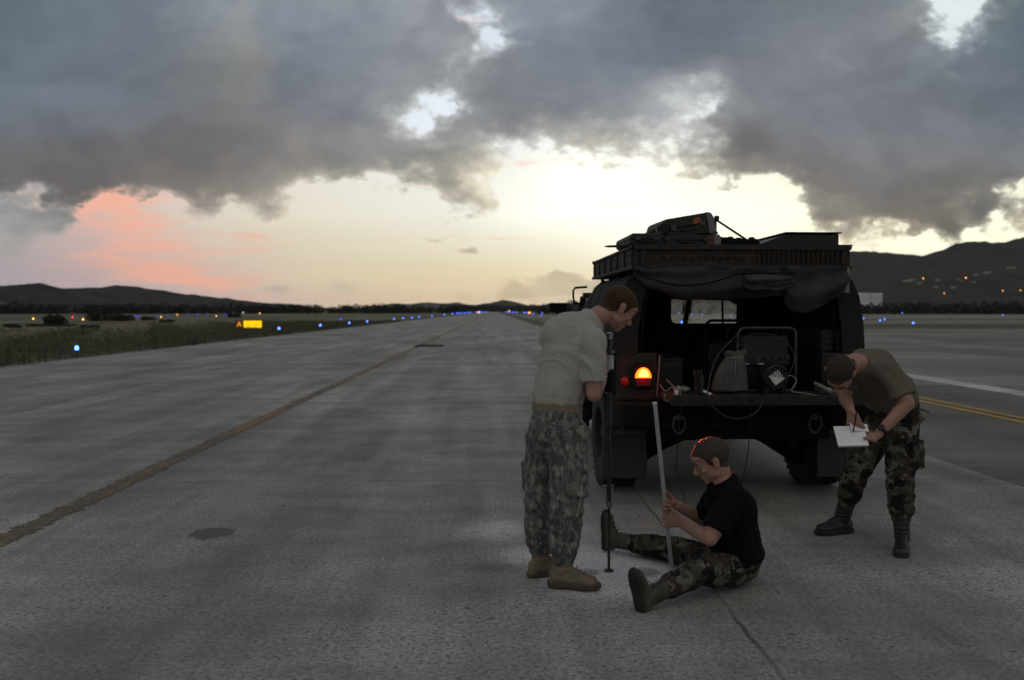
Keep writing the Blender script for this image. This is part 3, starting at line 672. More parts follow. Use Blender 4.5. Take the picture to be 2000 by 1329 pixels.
for i, (px, py, wdt, h, lab) in enumerate(BUSH):
    wdt *= .75; h *= .55; p = G(px, py - 1.5); root = empty('bush', p, 0, lab, 'bush', 'bushes in the dry field')
    V, Fq = [], []; rs = np.random.RandomState(40 + i)
    cs = [(rs.uniform(-wdt / 2, wdt / 2), rs.uniform(-.8, .8), h * rs.uniform(.35, .6), wdt * .16 + h * .25, h * .5) for k in range(9)]
    leaf_cloud(rs, cs, 150, .09 + h * .05, V, Fq)
    mesh_np('foliage', np.concatenate(V), np.concatenate(Fq), M['bushl'], root)
    mb = MB()
    for cx, cy, cz, a_, b_ in cs: mb.cyl((cx * .3, cy * .3, -.05), (cx, cy, cz), .04, .015, n=6)
    mb.build('stem', M['bark'], root)

# ------------------------------------------------------------------ airfield lights
def emitm(name, c_, s_):
    m_ = bpy.data.materials.new(name); m_.use_nodes = True; t_ = NT(m_.node_tree); b = m_.node_tree.nodes['Principled BSDF']
    lw = t_.n('ShaderNodeTexNoise'); lw.inputs['Scale'].default_value = 30
    k = t_.ss(lw.outputs[0], .3, .7, .9, 1.1)
    t_.link(t_.mul(c_ + (1,) if len(c_) == 3 else c_, t_.comb(k, k, k)), b.inputs['Base Color'])
    b.inputs['Emission Color'].default_value = tuple(c_) + (1,); b.inputs['Emission Strength'].default_value = s_
    return m_
M['blue'] = emitm('blue_glass', (.07, .19, 1.0), 7); M['amber'] = emitm('amber_glass', (1.0, .50, .12), 7); M['deep'] = emitm('deep_blue_glass', (.03, .05, .9), 4)
M['cool'] = emitm('white_glass', (.8, .9, .9), 3.5); M['sodium'] = emitm('sodium_glass', (1.0, .34, .07), 5); M['redg'] = emitm('red_glass', (1.0, .08, .04), 5)
def light_proto(m_):
    root = empty('edge_light')
    mb = MB(); mb.lathe([(.09, 0), (.09, .03), (.03, .05), (.022, .22), (.05, .24), (.055, .27)], n=12); mb.build('stake', M['dsteel'], root, smooth='auto')
    mb = MB(); mb.lathe([(.055, .27), (.068, .30), (.068, .37), (.05, .41), (.02, .43)], n=14); mb.build('lamp_globe', m_, root, smooth=True)
    return root
def light_far(m_):
    mb = MB(); mb.cyl((0, 0, 0), (0, 0, .24), .04, .04, n=6); mb.lathe([(.05, .24), (.10, .28), (.10, .38), (.04, .44)], n=8, mi=1)
    return mb.build('edge_light', [M['dsteel'], m_])
first = {}
def put_light(px, py, m_, label, group, near=False, h=.35, name='edge_light', cat='airfield light', scale=1.0):
    Y = F * (CAMZ - h) / (py - HZ); key = (near, m_)
    if key not in first: o = first[key] = (light_proto if near else light_far)(M[m_])
    else: o = copy_tree(first[key])
    o.location = ((px - VPX) / F * Y, Y, -.02); s = scale * (1 if near else max(.9, min(2.3, Y / 260))); o.scale = (s, s, s)
    tag(o, label, cat, group)
    return o
gl = 'blue edge lights along the left side of the taxiway'
put_light(157, 676, 'blue', 'big bright blue edge light nearest on the left, in the verge grass', gl, True, scale=.9)
for px, py, lab in ((547, 641, 'blue edge light just right of the lit yellow sign'), (627, 635, 'second blue edge light right of the yellow sign'),
                    (683, 630.5, 'third blue edge light right of the yellow sign'), (718, 627.5, 'fourth blue edge light right of the yellow sign'), (770, 623, 'fifth blue edge light right of the yellow sign'),
                    (788, 621.5, 'sixth blue edge light right of the yellow sign')):
    put_light(px, py, 'blue', lab, gl, True)
far_l = 'small blue edge light far along the left taxiway edge'
for px, py in ((805, 620), (819, 619), (844, 617), (868, 615), (884, 613.8), (893, 613), (897, 612.9), (902, 612.6), (908, 612.4), (913, 612), (918, 611.8), (931, 611.4), (938, 611.2), (943, 611), (948, 610.7), (952, 610.5)):
    put_light(px, py, 'blue', far_l, gl)
gr = 'blue edge lights along the right side of the taxiway'; far_r = 'small blue edge light far along the right taxiway edge'
for px, py in ((988, 610.7), (992, 611), (996, 611.2), (1003, 611.4), (1009, 611.6), (1024, 612), (1029, 612.3), (1041, 614), (1057, 616.5), (1059, 612.5), (1086, 612.2)):
    put_light(px, py, 'blue', far_r, gr)
gf = 'blue lights across the left field'
for px, py, lab in ((272, 617.5, 'leftmost blue light across the left field'), (278, 617.5, 'blue light touching the leftmost one across the left field')): put_light(px, py, 'deep', lab, gf)
for (px, py), w_ in zip(((313, 617), (332, 617), (373, 616), (391, 615), (409, 615), (445, 615)), ('just left of the bright amber light', 'just right of the bright amber light', 'right of the amber light nearest the sign', 'midway between two amber lights', 'just left of the amber light by the sign', 'directly behind the left end of the sign')): put_light(px, py, 'deep', 'faint blue light across the left field, ' + w_, gf)
put_light(667, 624, 'deep', 'deep blue light in the grass between the amber row and the taxiway', gf, True)
put_light(150, 619.5, 'redg', 'red light at the left edge of the thicket', 'amber and red lights across the left field')
ga_ = 'amber and red lights across the left field'
for px, py, lab in ((75, 622, 'leftmost amber light at the field edge'), (170, 623, 'amber light beside the large thicket'), (320, 618.5, 'brighter amber light among the blue ones'),
                    (351, 615, 'amber light left of the yellow sign'), (426, 617, 'amber light just left of the yellow sign'), (510, 613.2, 'dim amber light above the yellow sign'),
                    (614, 611.4, 'leftmost amber light of the row right of the sign'), (662, 611, 'second amber light of the row right of the sign'), (699, 610.6, 'amber light starting the group of three'),
                    (713, 610.6, 'middle amber light of the group of three'), (728, 610.6, 'right amber light of the group of three')):
    put_light(px, py, 'amber', lab, ga_)
put_light(478, 612, 'cool', 'single white light above the yellow sign', ga_)
gb = 'blue lights beyond the apron right of the truck'
for px, py, lab in ((1692, 622, 'blue light touching the right edge of the truck'), (1725, 626, 'blue light, left of a close pair beyond the apron'), (1734, 624, 'blue light, right of a close pair beyond the apron'),
                    (1739, 612.6, 'dim blue light under the long white building'), (1769, 612.6, 'blue light right of the long white building'), (1791, 631, 'lowest blue light beyond the apron'), (1969, 616, 'lone blue light at the far right')):
    put_light(px, py, 'blue', lab, gb, py > 620)
for (px, py), w_ in zip(((1327, 613), (1353, 614), (1373, 614), (1395, 612.4), (1427, 612.4), (1430, 616), (1333, 628.5), (1415, 625)), ('at its left edge above another', 'just right of the dark post', 'left of its middle', 'right of its middle', 'highest of the pair at its right edge', 'lower one of the pair at its right edge', 'at its lower left corner', 'near its bottom edge, right of the middle')):
    put_light(px, py, 'blue', 'blue light seen through the truck window, ' + w_, 'blue lights seen through the truck window')

# lamp posts, built standing where they are seen
def lamp_post(p, h, label, group, m_='sodium', s=1.0):
    root = empty('street_lamp', (p[0], p[1], p[2] - h), 0, label, 'street lamp', group)
    mb = MB(); mb.cyl((0, 0, -1), (0, 0, h - .4 * s), .10 * s, .06 * s, n=8).cyl((0, 0, h - .45 * s), (-.3 * s, -.3 * s, h - .2 * s), .05 * s, n=6); mb.build('pole', M['dsteel'], root)
    mb = MB(); mb.ell((-.3 * s, -.4 * s, h), (.5 * s, .5 * s, .5 * s), n=10, m=6); mb.build('lamp_head', M[m_], root, smooth=True)
for px, py, lab in ((1803, 547, 'orange lamp by the pale houses on the mountain'), (1887, 546, 'bright orange lamp higher on the mountain'), (1844, 577, 'dim orange lamp low on the mountain'),
                    (1959, 571.5, 'orange lamp low on the mountain at the right'), (1994, 571, 'orange lamp at the right picture edge')):
    p = on_hill('mountain', px, py); lamp_post(p + Vector((0, -14, 3)), 7, lab, 'orange lamps on the mountain', s=2.0 if py < 560 else 1.3)
for px, py, Y, lab in ((824, 607.5, 700, 'amber lamp post above the left row of blue lights'), (887, 607, 900, 'orange lamp post left of the taxiway end'), (1035, 611.3, 620, 'orange lamp right of the taxiway end'),
                       (936, 610.2, 800, 'orange lamp among the last blue lights'), (995, 607.5, 1100, 'orange lamp beyond the taxiway end')):
    p = Vector(((px - VPX) / F * Y, Y, (HZ - py) / F * Y + CAMZ)); lamp_post(p, max(.8, p.z), lab, 'lamps round the far end of the taxiway', 'amber' if px < 850 else 'sodium', s=1.2)

# radio mast
mb = MB(); p = Vector(((1043 - VPX) / F * 3000, 3000, 0)); mb.cyl((0, 0, -2), (0, 0, 44), .5, .25, n=6)
for k in range(6): mb.cyl((-1.2, 0, 6 + k * 6.5), (1.2, 0, 6 + k * 6.5), .12, n=5)
o = mb.build('radio_mast', M['dsteel']); o.location = p; tag(o, 'thin radio mast on the skyline right of the taxiway end', 'mast')

# ------------------------------------------------------------------ lit airfield sign
def text_mesh(body, size, m_, parent, depth=.004, name='lettering', align='CENTER'):
    cu = bpy.data.curves.new(name, 'FONT'); cu.body = body; cu.size = size; cu.extrude = depth; cu.align_x = align; cu.align_y = 'CENTER'
    tmp = bpy.data.objects.new('t', cu); col.objects.link(tmp)
    me = bpy.data.meshes.new_from_object(tmp.evaluated_get(bpy.context.evaluated_depsgraph_get())); bpy.data.objects.remove(tmp)
    me.materials.clear(); me.materials.append(m_); o_ = bpy.data.objects.new(name, me); col.objects.link(o_); o_.parent = parent
    return o_
p = G(486, 644.5, 0); k = p.y / F
root = empty('airfield_sign', (p.x, p.y, -.03), R(-4), 'lit yellow and black taxiway sign in the grass verge', 'sign')
W_, H0, H1 = 53 * k, .12, .12 + 16.5 * k
xl = -W_ / 2; xm = xl + W_ * .30; xr = W_ / 2
M['ysign'] = emitm('lit_yellow_panel', (1.0, .56, .0), 1.15); M['ysign2'] = emitm('lit_yellow_letter', (1.0, .40, .0), .75)
M['ksign'] = mat('black_sign_panel', (.006, .005, .004), .5, emit=(.25, .07, 0), est=.22); M['dletter'] = mat('dim_letter', (.5, .2, .02), .6, emit=(.75, .32, 0), est=.9)
MB().bx(xl, xr, .0, .2, H0, H1).build('sign_housing', M['dsteel'], root, bevel=.02)
MB().bx(xm + .03, xr - .05, -.03, -.003, H0 + .05, H1 - .05).build('direction_panel', M['ysign'], root)
MB().bx(xl + .05, xm - .03, -.03, -.003, H0 + .05, H1 - .05).build('location_panel', M['ksign'], root)
o = text_mesh('A', .62, M['ysign2'], root); o.rotation_euler = (R(90), 0, 0); o.location = ((xl + xm) / 2, -.036, (H0 + H1) / 2)
o = text_mesh('01', .40, M['dletter'], root); o.rotation_euler = (R(90), 0, 0); o.location = (xm + .50, -.036, (H0 + H1) / 2)
mb = MB(); zc = (H0 + H1) / 2; ax = xr - .52
mb.bx(ax - .16, ax + .06, -.042, -.032, zc - .035, zc + .035); mb.prism([(ax + .05, zc - .13), (ax + .20, zc), (ax + .05, zc + .13)], 'y', -.044, -.032); mb.build('arrow', M['dletter'], root)
for xx in (xl + .2, 0, xr - .2): MB().cyl((xx, .1, -.1), (xx, .1, H0 + .02), .03).build('leg', M['dsteel'], root)

# ------------------------------------------------------------------ buildings
def house(p, wdt, dep, h, label, group, roof=True, flat=False, nwin=3, rz=0):
    root = empty('house' if not flat else 'apartment_block', p, rz, label, 'building', group)
    MB().bx(-wdt / 2, wdt / 2, 0, dep, -3, h).build('wall', M['bwall'], root)
    if roof: MB().prism([(-.6, h), (dep + .6, h), (dep / 2, h + wdt * .16)], 'x', -wdt / 2 - .5, wdt / 2 + .5).build('roof', M['roofm'], root)
    else: MB().bx(-wdt / 2 - .2, wdt / 2 + .2, -.2, dep + .2, h, h + .5).build('roof', M['roofm'], root)
    for i in range(nwin):
        x = -wdt / 2 + wdt * (i + .5) / nwin
        MB().bx(x - wdt / nwin * .22, x + wdt / nwin * .22, -.06, .05, h * .3, h * .72).build('window', M['glassd'], root)
    return root
for px, py, wd, lab in ((1778, 553, 26, 'pale long roofed house beside the leftmost orange lamp'), (1787, 550, 16, 'pale house just under the leftmost orange lamp'), (1801, 556.5, 14, 'small pale house below the leftmost orange lamp'),
                        (1832, 564, 13, 'pale house alone in the middle of the slope'), (1868, 565, 11, 'small dim house right of the middle of the slope'), (1878, 550, 12, 'pale house left of the bright orange lamp'),
                        (1886, 553, 11, 'pale house below the bright orange lamp'), (1908, 555, 14, 'dim house right of the bright orange lamp'), (1915, 539, 14, 'small pale house above the bright orange lamp'),
                        (1935, 535, 20, 'wide dim house high on the slope'), (1982, 527, 26, 'highest house on the mountain near the right edge'), (1839, 550, 12, 'dim house between the two bright lamps')):
    p = on_hill('mountain', px, py); p.y -= 6; house(p - Vector((0, 0, 2)), wd * .62, 9, 5.5, lab, 'houses on the mountain slope', nwin=3, rz=rnd.uniform(-.4, .4))
Y = 900; s = Y / F
for (x0, x1, y0, y1, lab, nb) in ((1681, 1704, 573, 590, 'left white block of the long white building behind the truck', 5), (1705.5, 1729, 573.5, 593, 'right white block beside the truck, striped with balconies', 6)):
    wd = (x1 - x0) * s; z0 = (HZ - y1) * s + CAMZ - 2; z1 = (HZ - y0) * s + CAMZ
    root = empty('apartment_block', (((x0 + x1) / 2 - VPX) * s, Y, z0), 0, lab, 'building', 'white building blocks behind the truck')
    MB().bx(-wd / 2, wd / 2, 0, 9, -5, z1 - z0).build('wall', M['bwhite'], root)
    MB().bx(-wd / 2 - .3, wd / 2 + .3, -.3, 9.3, z1 - z0, z1 - z0 + .4).build('roof', M['bwhite'], root)
    for i in range(nb):
        x = -wd / 2 + wd * (i + .5) / nb
        MB().bx(x - .35, x + .35, -.08, .1, .8, z1 - z0 - .8).build('window', M['glassd'], root)
Y = 760; s = Y / F
root = empty('long_shed', ((3 - VPX) * s, Y, (HZ - 597) * s + CAMZ), 0, 'long low white shed at the far left edge', 'building')
MB().bx(-7, 7, 0, 6, -8, 2.0).build('wall', M['bwall'], root); MB().bx(-7.3, 7.3, -.3, 6.3, 2.0, 2.3).build('roof', M['roofm'], root)
for i in range(5): MB().bx(-6 + i * 2.6, -4.9 + i * 2.6, -.06, .05, .5, 1.5).build('window', M['glassd'], root)

# ------------------------------------------------------------------ the truck (local frame: x right, y forward, z up, origin under the rear face)
TR = empty('military_truck', (2.0, 7.2, 0), R(1.1), 'dark military utility truck seen from behind, one red tail lamp lit, canvas back rolled up', 'truck')
TM = Matrix.Translation((2.0, 7.2, 0)) @ Matrix.Rotation(R(1.1), 4, 'Z')
def TP(o, loc=(0, 0, 0), rot=(0, 0, 0)):
    from mathutils import Euler
    o.matrix_world = TM @ Matrix.Translation(loc) @ Euler(rot).to_matrix().to_4x4(); return o
O = M['olive']
# body tub: floor, wheel-well boxes, side walls, rocker
mb = MB()
mb.bx(-1.0, 1.0, .02, 2.05, .80, .87)
for s in (-1, 1):
    mb.bx(s * .675, s * 1.01, 0, 2.02, .825, 1.21); mb.bx(s * 1.012, s * 1.07, .05, 1.95, .86, 1.17)
    mb.bx(s * .70, s * 1.04, .02, .14, .60, .822)
    mb.bx(s * .60, s * 1.075, 2.02, 3.2, .62, .98)         # sill under the doors
    mb.bx(s * .98, s * 1.07, 2.03, 2.12, .985, 1.5)
    mb.bx(s * .98, s * 1.07, 3.08, 3.16, .985, 1.25)
mb.bx(.69, .99, .06, 1.7, 1.212, 1.40)                     # stowage box on the right wheel well
mb.bx(-.56, .56, 1.9, 3.3, .62, 1.12)
mb.build('body', O, TR, bevel=.012)
# right hand stowage lid ribs
mb = MB()
for k in range(3): mb.bx(.70, .985, .045, .058, 1.235 + k * .05, 1.255 + k * .05)
mb.build('stowage_rib', O, TR)
# bonnet, grille, front wings
mb = MB()
prof = [(3.15, .90), (3.15, 1.33), (3.45, 1.34), (4.3, 1.18), (4.55, 1.05), (4.58, .74), (4.5, .62), (4.45, .88), (4.25, .98), (3.75, .98), (3.5, .86)]
mb.prism([(y, z) for y, z in prof], 'x', -.62, .62)
for s in (-1, 1):
    mb.prism([(3.17, .92), (3.17, 1.28), (4.2, 1.16), (4.52, 1.0), (4.52, .92)], 'x', s * .622, s * 1.06)
mb.build('bonnet', O, TR, bevel=.02)
MB().bx(-.9, .9, 4.59, 4.70, .55, .72).build('front_bumper', M['under'], TR, bevel=.01)
# chassis and suspension
mb = MB()
for s in (-1, 1):
    mb.bx(s * .36, s * .46, -.02, 4.6, .50, .64)
mb.bx(-.36, .36, .30, .42, .50, .60); mb.bx(-.36, .36, 2.2, 2.35, .46, .58)
mb.lathe([(.0, -.17), (.14, -.12), (.17, 0), (.14, .12), (0, .17)], (0, .75, .58), (0, 1, 0), 16)
mb.lathe([(.0, -.17), (.14, -.12), (.17, 0), (.14, .12), (0, .17)], (0, 4.05, .58), (0, 1, 0), 16)
mb.bx(-.14, .14, 1.0, 3.9, .55, .66)
mb.build('chassis', M['under'], TR, bevel=.01)
for yw in (.75, 4.05):
    for s in (-1, 1):
        mb = MB(); mb.cyl((s * .15, yw, .57), (s * .76, yw, .48), .035)
        mb.loft([[Vector((s * .20, yw - .2, .47)), Vector((s * .20, yw + .2, .47)), Vector((s * .20, yw + .2, .57)), Vector((s * .20, yw - .2, .57))],
                 [Vector((s * .48, yw - .17, .34)), Vector((s * .48, yw + .17, .34)), Vector((s * .48, yw + .17, .56)), Vector((s * .48, yw - .17, .56))],
                 [Vector((s * .74, yw - .12, .17)), Vector((s * .74, yw + .12, .17)), Vector((s * .74, yw + .12, .50)), Vector((s * .74, yw - .12, .50))]])
        mb.bx(s * .66, s * .84, yw - .12, yw + .12, .27, .70); mb.cyl((s * .62, yw + .1, .38), (s * .52, yw + .12, .80), .055)
        mb.build('suspension_arm', M['under'], TR)
mb = MB(); mb.cyl((.44, -.02, .47), (.44, 1.9, .50), .05); mb.cyl((-.05, -.05, .60), (-.05, .12, .60), .06); mb.build('exhaust_pipe', M['under'], TR, smooth='auto')
# wheels
def wheel(x, y, s):
    mb = MB(); w_ = .155
    pr = [(.235, -w_ * .9), (.30, -w_ * .97), (.40, -w_ * 1.0), (.445, -w_ * .94), (.462, -w_ * .8), (.462, w_ * .8), (.445, w_ * .94), (.40, w_), (.30, w_ * .97), (.235, w_ * .9)]
    mb.lathe(pr, (0, 0, 0), (1, 0, 0), 48, caps=False)
    for k in range(36):
        a = 2 * math.pi * k / 36
        for sg in (-1, 1):
            c_ = Vector((sg * .085, math.cos(a + sg * .045) * .466, math.sin(a + sg * .045) * .466))
            mb.box(c_, (.125, .042, .022), Matrix.Rotation(a - math.pi / 2, 3, 'X') @ Matrix.Rotation(sg * .35, 3, 'Z'))
    t_ = mb.build('wheel', M['rubber'], TR, smooth='auto'); t_.location = (x, y, .472)
    mb = MB(); mb.lathe([(.24, -.13), (.235, -.02), (.20, .03), (.12, .05), (.10, .10), (.045, .12), (.0, .12)], (0, 0, 0), (s, 0, 0), 28)
    mb.lathe([(.245, .14), (.23, .145), (.225, .05), (.20, .03)], (0, 0, 0), (s, 0, 0), 28, caps=False)
    for k in range(8):
        a = k * math.pi / 4; mb.cyl((s * .03, math.cos(a) * .16, math.sin(a) * .16), (s * .065, math.cos(a) * .16, math.sin(a) * .16), .012, n=6)
    mb.build('rim', O, t_, smooth='auto')
for yw in (.75, 4.05):
    for s in (-1, 1): wheel(s * .905, yw, s)
# lowered tailgate, rear bumper, mud flaps, shackles
mb = MB(); mb.bx(-.672, .90, -.50, -.004, .845, .90); mb.bx(-.672, .90, -.52, -.501, .835, .91)
for k in range(7): mb.bx(-.62 + k * .24, -.52 + k * .24, -.47, -.04, .901, .908)
mb.build('tailgate', O, TR, bevel=.008)
mb = MB(); mb.bx(-.98, .98, -.16, -.01, .60, .80); mb.bx(-.99, -.675, -.19, -.161, .63, .815); mb.bx(.675, .99, -.19, -.161, .63, .79); mb.bx(-.70, .70, -.12, -.02, .52, .598)
mb.bx(-.3, .3, -.20, -.161, .62, .72); mb.build('rear_bumper', M['under'], TR, bevel=.012)
for s in (-1, 1):
    mb = MB(); rings = []
    for k in range(9):
        z = .62 - k * .058; yo = .16 + .02 * math.sin(k * .5) + .004 * k
        rings.append([Vector((s * .72, yo, z)), Vector((s * (1.07 + .004 * k), yo + .01, z)), Vector((s * (1.07 + .004 * k), yo + .025, z)), Vector((s * .72, yo + .015, z))])
    mb.loft(rings); f_ = mb.build('mud_flap', M['flap'], TR, bevel=.004)
    mb = MB(); mb.bx(s * .74, s * 1.05, .148, .158, .53, .57); mb.build('clamp_bar', M['dsteel'], f_)
    # tow shackle
    x = s * .545 - .0; mb = MB(); pts = [(x + .048 * math.cos(a), -.215 - .01 * math.sin(a), .665 + .065 * math.sin(a) * (1.25 if math.sin(a) < 0 else .9)) for a in (R(q) for q in range(-235, 56, 15))]
    mb.tube(pts, .009, 8); mb.cyl((x - .045, -.213, .71), (x + .045, -.213, .71), .011, n=8); mb.bx(x - .018, x + .018, -.215, -.19, .69, .73)
    mb.build('shackle', M['shk'], TR, smooth='auto')
# tail lamp cluster on the left quarter, with its lens lit; small reflector; unlit right lamp
LX, LZ = (1255 - 1449) / 242, CAMZ - (737 - 608) / 240
def dome(s0, h):
    return [(LX + s0 * math.cos(R(a)), LZ + h * math.sin(R(a))) for a in range(0, 181, 12)]
mb = MB(); mb.prism([(LX - .085, LZ - .075), (LX + .085, LZ - .075), (LX + .085, LZ + .05), (LX + .05, LZ + .12), (LX - .05, LZ + .12), (LX - .085, LZ + .05)], 'y', -.055, -.002)
lampo = mb.build('tail_lamp', M['under'], TR, bevel=.006)
M['lens'] = emitm('lit_red_lens', (1.0, .085, .006), 6); M['lens_hot'] = emitm('lit_bulb_zone', (1.0, .38, .05), 6); M['lens_dark'] = mat('dark_red_lens', (.05, .006, .005), .4); M['lens_off'] = mat('red_lens', (.30, .012, .010), .25)
mb = MB(); mb.loft([[Vector((x, -.056, z)) for x, z in dome(.066, .084)], [Vector((x, -.075, z)) for x, z in [(LX + (a - LX) * .94, LZ + .002 + (b_ - LZ) * .95) for a, b_ in dome(.066, .084)]]])
mb.build('lens', M['lens'], lampo)
mb = MB(); mb.loft([[Vector((LX + (a - LX) * .60, -.0755, LZ + .012 + (b_ - LZ) * .68)) for a, b_ in dome(.066, .084)], [Vector((LX + (a - LX) * .5, -.083, LZ + .012 + (b_ - LZ) * .65)) for a, b_ in dome(.066, .084)]])
mb.build('bulb_glow', M['lens_hot'], lampo)
mb = MB(); mb.bx(LX - .06, LX + .06, -.066, -.056, LZ - .065, LZ - .012); mb.build('lower_lens', M['lens_dark'], lampo)
pl = bpy.data.lights.new('tail_lamp_light', 'POINT'); plo = bpy.data.objects.new('tail_lamp_light', pl); col.objects.link(plo)
pl.energy = .5; pl.color = (1, .03, .006); pl.shadow_soft_size = .05; plo.parent = lampo; plo.location = (LX, -.16, LZ + .02)
pl2 = bpy.data.lights.new('tail_lamp_beam', 'SPOT'); plo2 = bpy.data.objects.new('tail_lamp_beam', pl2); col.objects.link(plo2)
pl2.energy = 420; pl2.color = (1, .06, .015); pl2.shadow_soft_size = .04; pl2.spot_size = R(20); pl2.spot_blend = .25; plo2.parent = lampo; plo2.location = (LX, -.10, LZ + .03); plo2.rotation_euler = (R(-90 + 2.6), 0, R(3))
mb = MB(); mb.lathe([(.036, 0), (.036, .012), (.028, .018), (0, .02)], ((1220 - 1449) / 242, -.001, CAMZ - (745 - 608) / 241), (0, -1, 0), 20); mb.build('reflector', M['lens_off'], TR, smooth='auto')
mb = MB(); mb.prism([(-LX - .085, LZ - .075), (-LX + .085, LZ - .075), (-LX + .085, LZ + .05), (-LX + .05, LZ + .12), (-LX - .05, LZ + .12), (-LX - .085, LZ + .05)], 'y', -.055, -.002); o = mb.build('tail_lamp', M['under'], TR, bevel=.006)
MB().bx(-LX - .06, -LX + .06, -.066, -.056, LZ - .05, LZ + .07).build('lens', M['lens_dark'], o)
# canvas top: arched section swept forward, open at the back
def sec(k, y, top=1.90, inn=0.0):
    "cross-section of the canvas cover; k scales width"
    P = [(-1.035, 1.20), (-1.02, 1.45), (-.985, 1.66), (-.93, 1.80), (-.84, 1.875), (-.55, 1.90), (0, 1.91), (.55, 1.90), (.84, 1.875), (.93, 1.80), (.985, 1.66), (1.02, 1.45), (1.035, 1.20)]
    out = []
    for x, z in P:
        if z > 1.25: z = 1.25 + (z - 1.25) * (top - 1.25) / .66
        out.append(Vector((x * k - inn * (1 if x > 0 else -1), y, z - inn * (1 if z > 1.7 else 0))))
    return out
def shell(ys, name, m_, th=.018, sagk=.012):
    mb = MB(); ro, ri = [], []
    for y, k, top in ys:
        a = sec(k, y, top); b_ = sec(k, y, top, th)
        ro.append([mb.b.verts.new(p) for p in a]); ri.append([mb.b.verts.new(p) for p in b_])
    n_ = len(ro[0])
    for L, fl in ((ro, 1), (ri, 0)):
        for a, b_ in zip(L, L[1:]):
            for i in range(n_ - 1): mb.face((a[i], a[i + 1], b_[i + 1], b_[i]))
    for a, b_ in ((ro[0], ri[0]), (ro[-1], ri[-1])):
        for i in range(n_ - 1): mb.face((a[i], a[i + 1], b_[i + 1], b_[i]))
    for i in (0, n_ - 1):
        for a, b_, c_, d_ in zip(ro, ro[1:], ri, ri[1:]): mb.face((a[i], b_[i], d_[i], c_[i]))
    for v_ in mb.b.verts:
        q = v_.co; k = mnoise.noise(Vector((q.x * 3, q.y * 2.5, q.z * 3))) * sagk
        v_.co += Vector((k, 0, k))
    return mb.build(name, m_, TR, smooth='auto', angle=60)
ys = []
for i in range(25):
    y = .02 + i * .082; sag = .022 * abs(math.sin(i * math.pi / 6)); ys.append((y, 1 - sag * .5, 1.90 - sag))
shell(ys, 'canvas_cover', M['canvas'])
ys = [(2.0, .99, 1.87), (2.35, .98, 1.84), (2.8, .97, 1.78), (3.05, .96, 1.72), (3.12, .96, 1.69)]
cab = shell(ys, 'cab_roof', M['canvas'])
# rear corners of the cover: narrow fixed panels either side of the opening, with a bow between
mb = MB()
for s in (-1, 1):
    mb = MB(); mb.prism([(s * 1.03, 1.205), (s * 1.015, 1.45), (s * .98, 1.66), (s * .92, 1.80), (s * .80, 1.86), (s * .74, 1.80), (s * .80, 1.62), (s * .835, 1.4), (s * .84, 1.205)], 'y', -.012, .012); mb.build('corner_panel', M['canvas'], TR, bevel=.004)
mb = MB(); mb.tube([(-.80, .05, 1.2), (-.79, .05, 1.55), (-.72, .05, 1.80), (-.6, .05, 1.84), (.6, .05, 1.84), (.72, .05, 1.80), (.79, .05, 1.55), (.80, .05, 1.2)], .016, 8)
mb.tube([(.60, .35, .9), (.62, .5, 1.4), (.70, .6, 1.8)], .012, 8); mb.tube([(.12, .9, .88), (.10, .9, 1.7), (.02, .9, 1.86)], .010, 6); mb.build('bow', M['under'], TR, smooth=True)
# bulkhead curtain with its clear window opening
mb = MB(); X0, X1, Z0, Z1 = (1312 - 965) / 189 - 1.965, (1453 - 965) / 189 - 1.965, 1.55 - 24 / 189, 1.55 + 36 / 189
def rrect(x0, x1, z0, z1, r_, n=6):
    P = []
    for cx, cz, a0 in ((x1 - r_, z1 - r_, 0), (x0 + r_, z1 - r_, 90), (x0 + r_, z0 + r_, 180), (x1 - r_, z0 + r_, 270)):
        for k in range(n + 1): a = R(a0 + 90 * k / n); P.append((cx + r_ * math.cos(a), cz + r_ * math.sin(a)))
    return P
inner = rrect(X0, X1, Z0, Z1, .055); N_ = len(inner); cx, cz = (X0 + X1) / 2, (Z0 + Z1) / 2; outer = []
for x, z in inner:
    dx, dz = x - cx, z - cz; k = min((.99 - cx if dx > 0 else .99 + cx) / abs(dx) if abs(dx) > 1e-6 else 99, ((1.85 - cz) if dz > 0 else (cz - .9)) / abs(dz) if abs(dz) > 1e-6 else 99)
    outer.append((cx + dx * k, cz + dz * k))
rings = []
for y, L in ((1.99, outer), (1.99, inner), (2.005, inner), (2.005, outer)): rings.append([Vector((x, y, z)) for x, z in L])
rings.append(rings[0]); mb.loft(rings, caps=False); bmesh.ops.remove_doubles(mb.b, verts=mb.b.verts, dist=1e-5)
mb.bx(-.99, .99, 1.985, 2.01, .87, .899)
bh = mb.build('bulkhead', M['canvas'], TR)
mb = MB(); L2 = rrect(X0 - .012, X1 + .012, Z0 - .012, Z1 + .012, .06); mb.tube([(x, 1.985, z) for x, z in L2], .010, 6, cyclic=True); mb.build('window_frame', M['under'], bh, smooth=True)
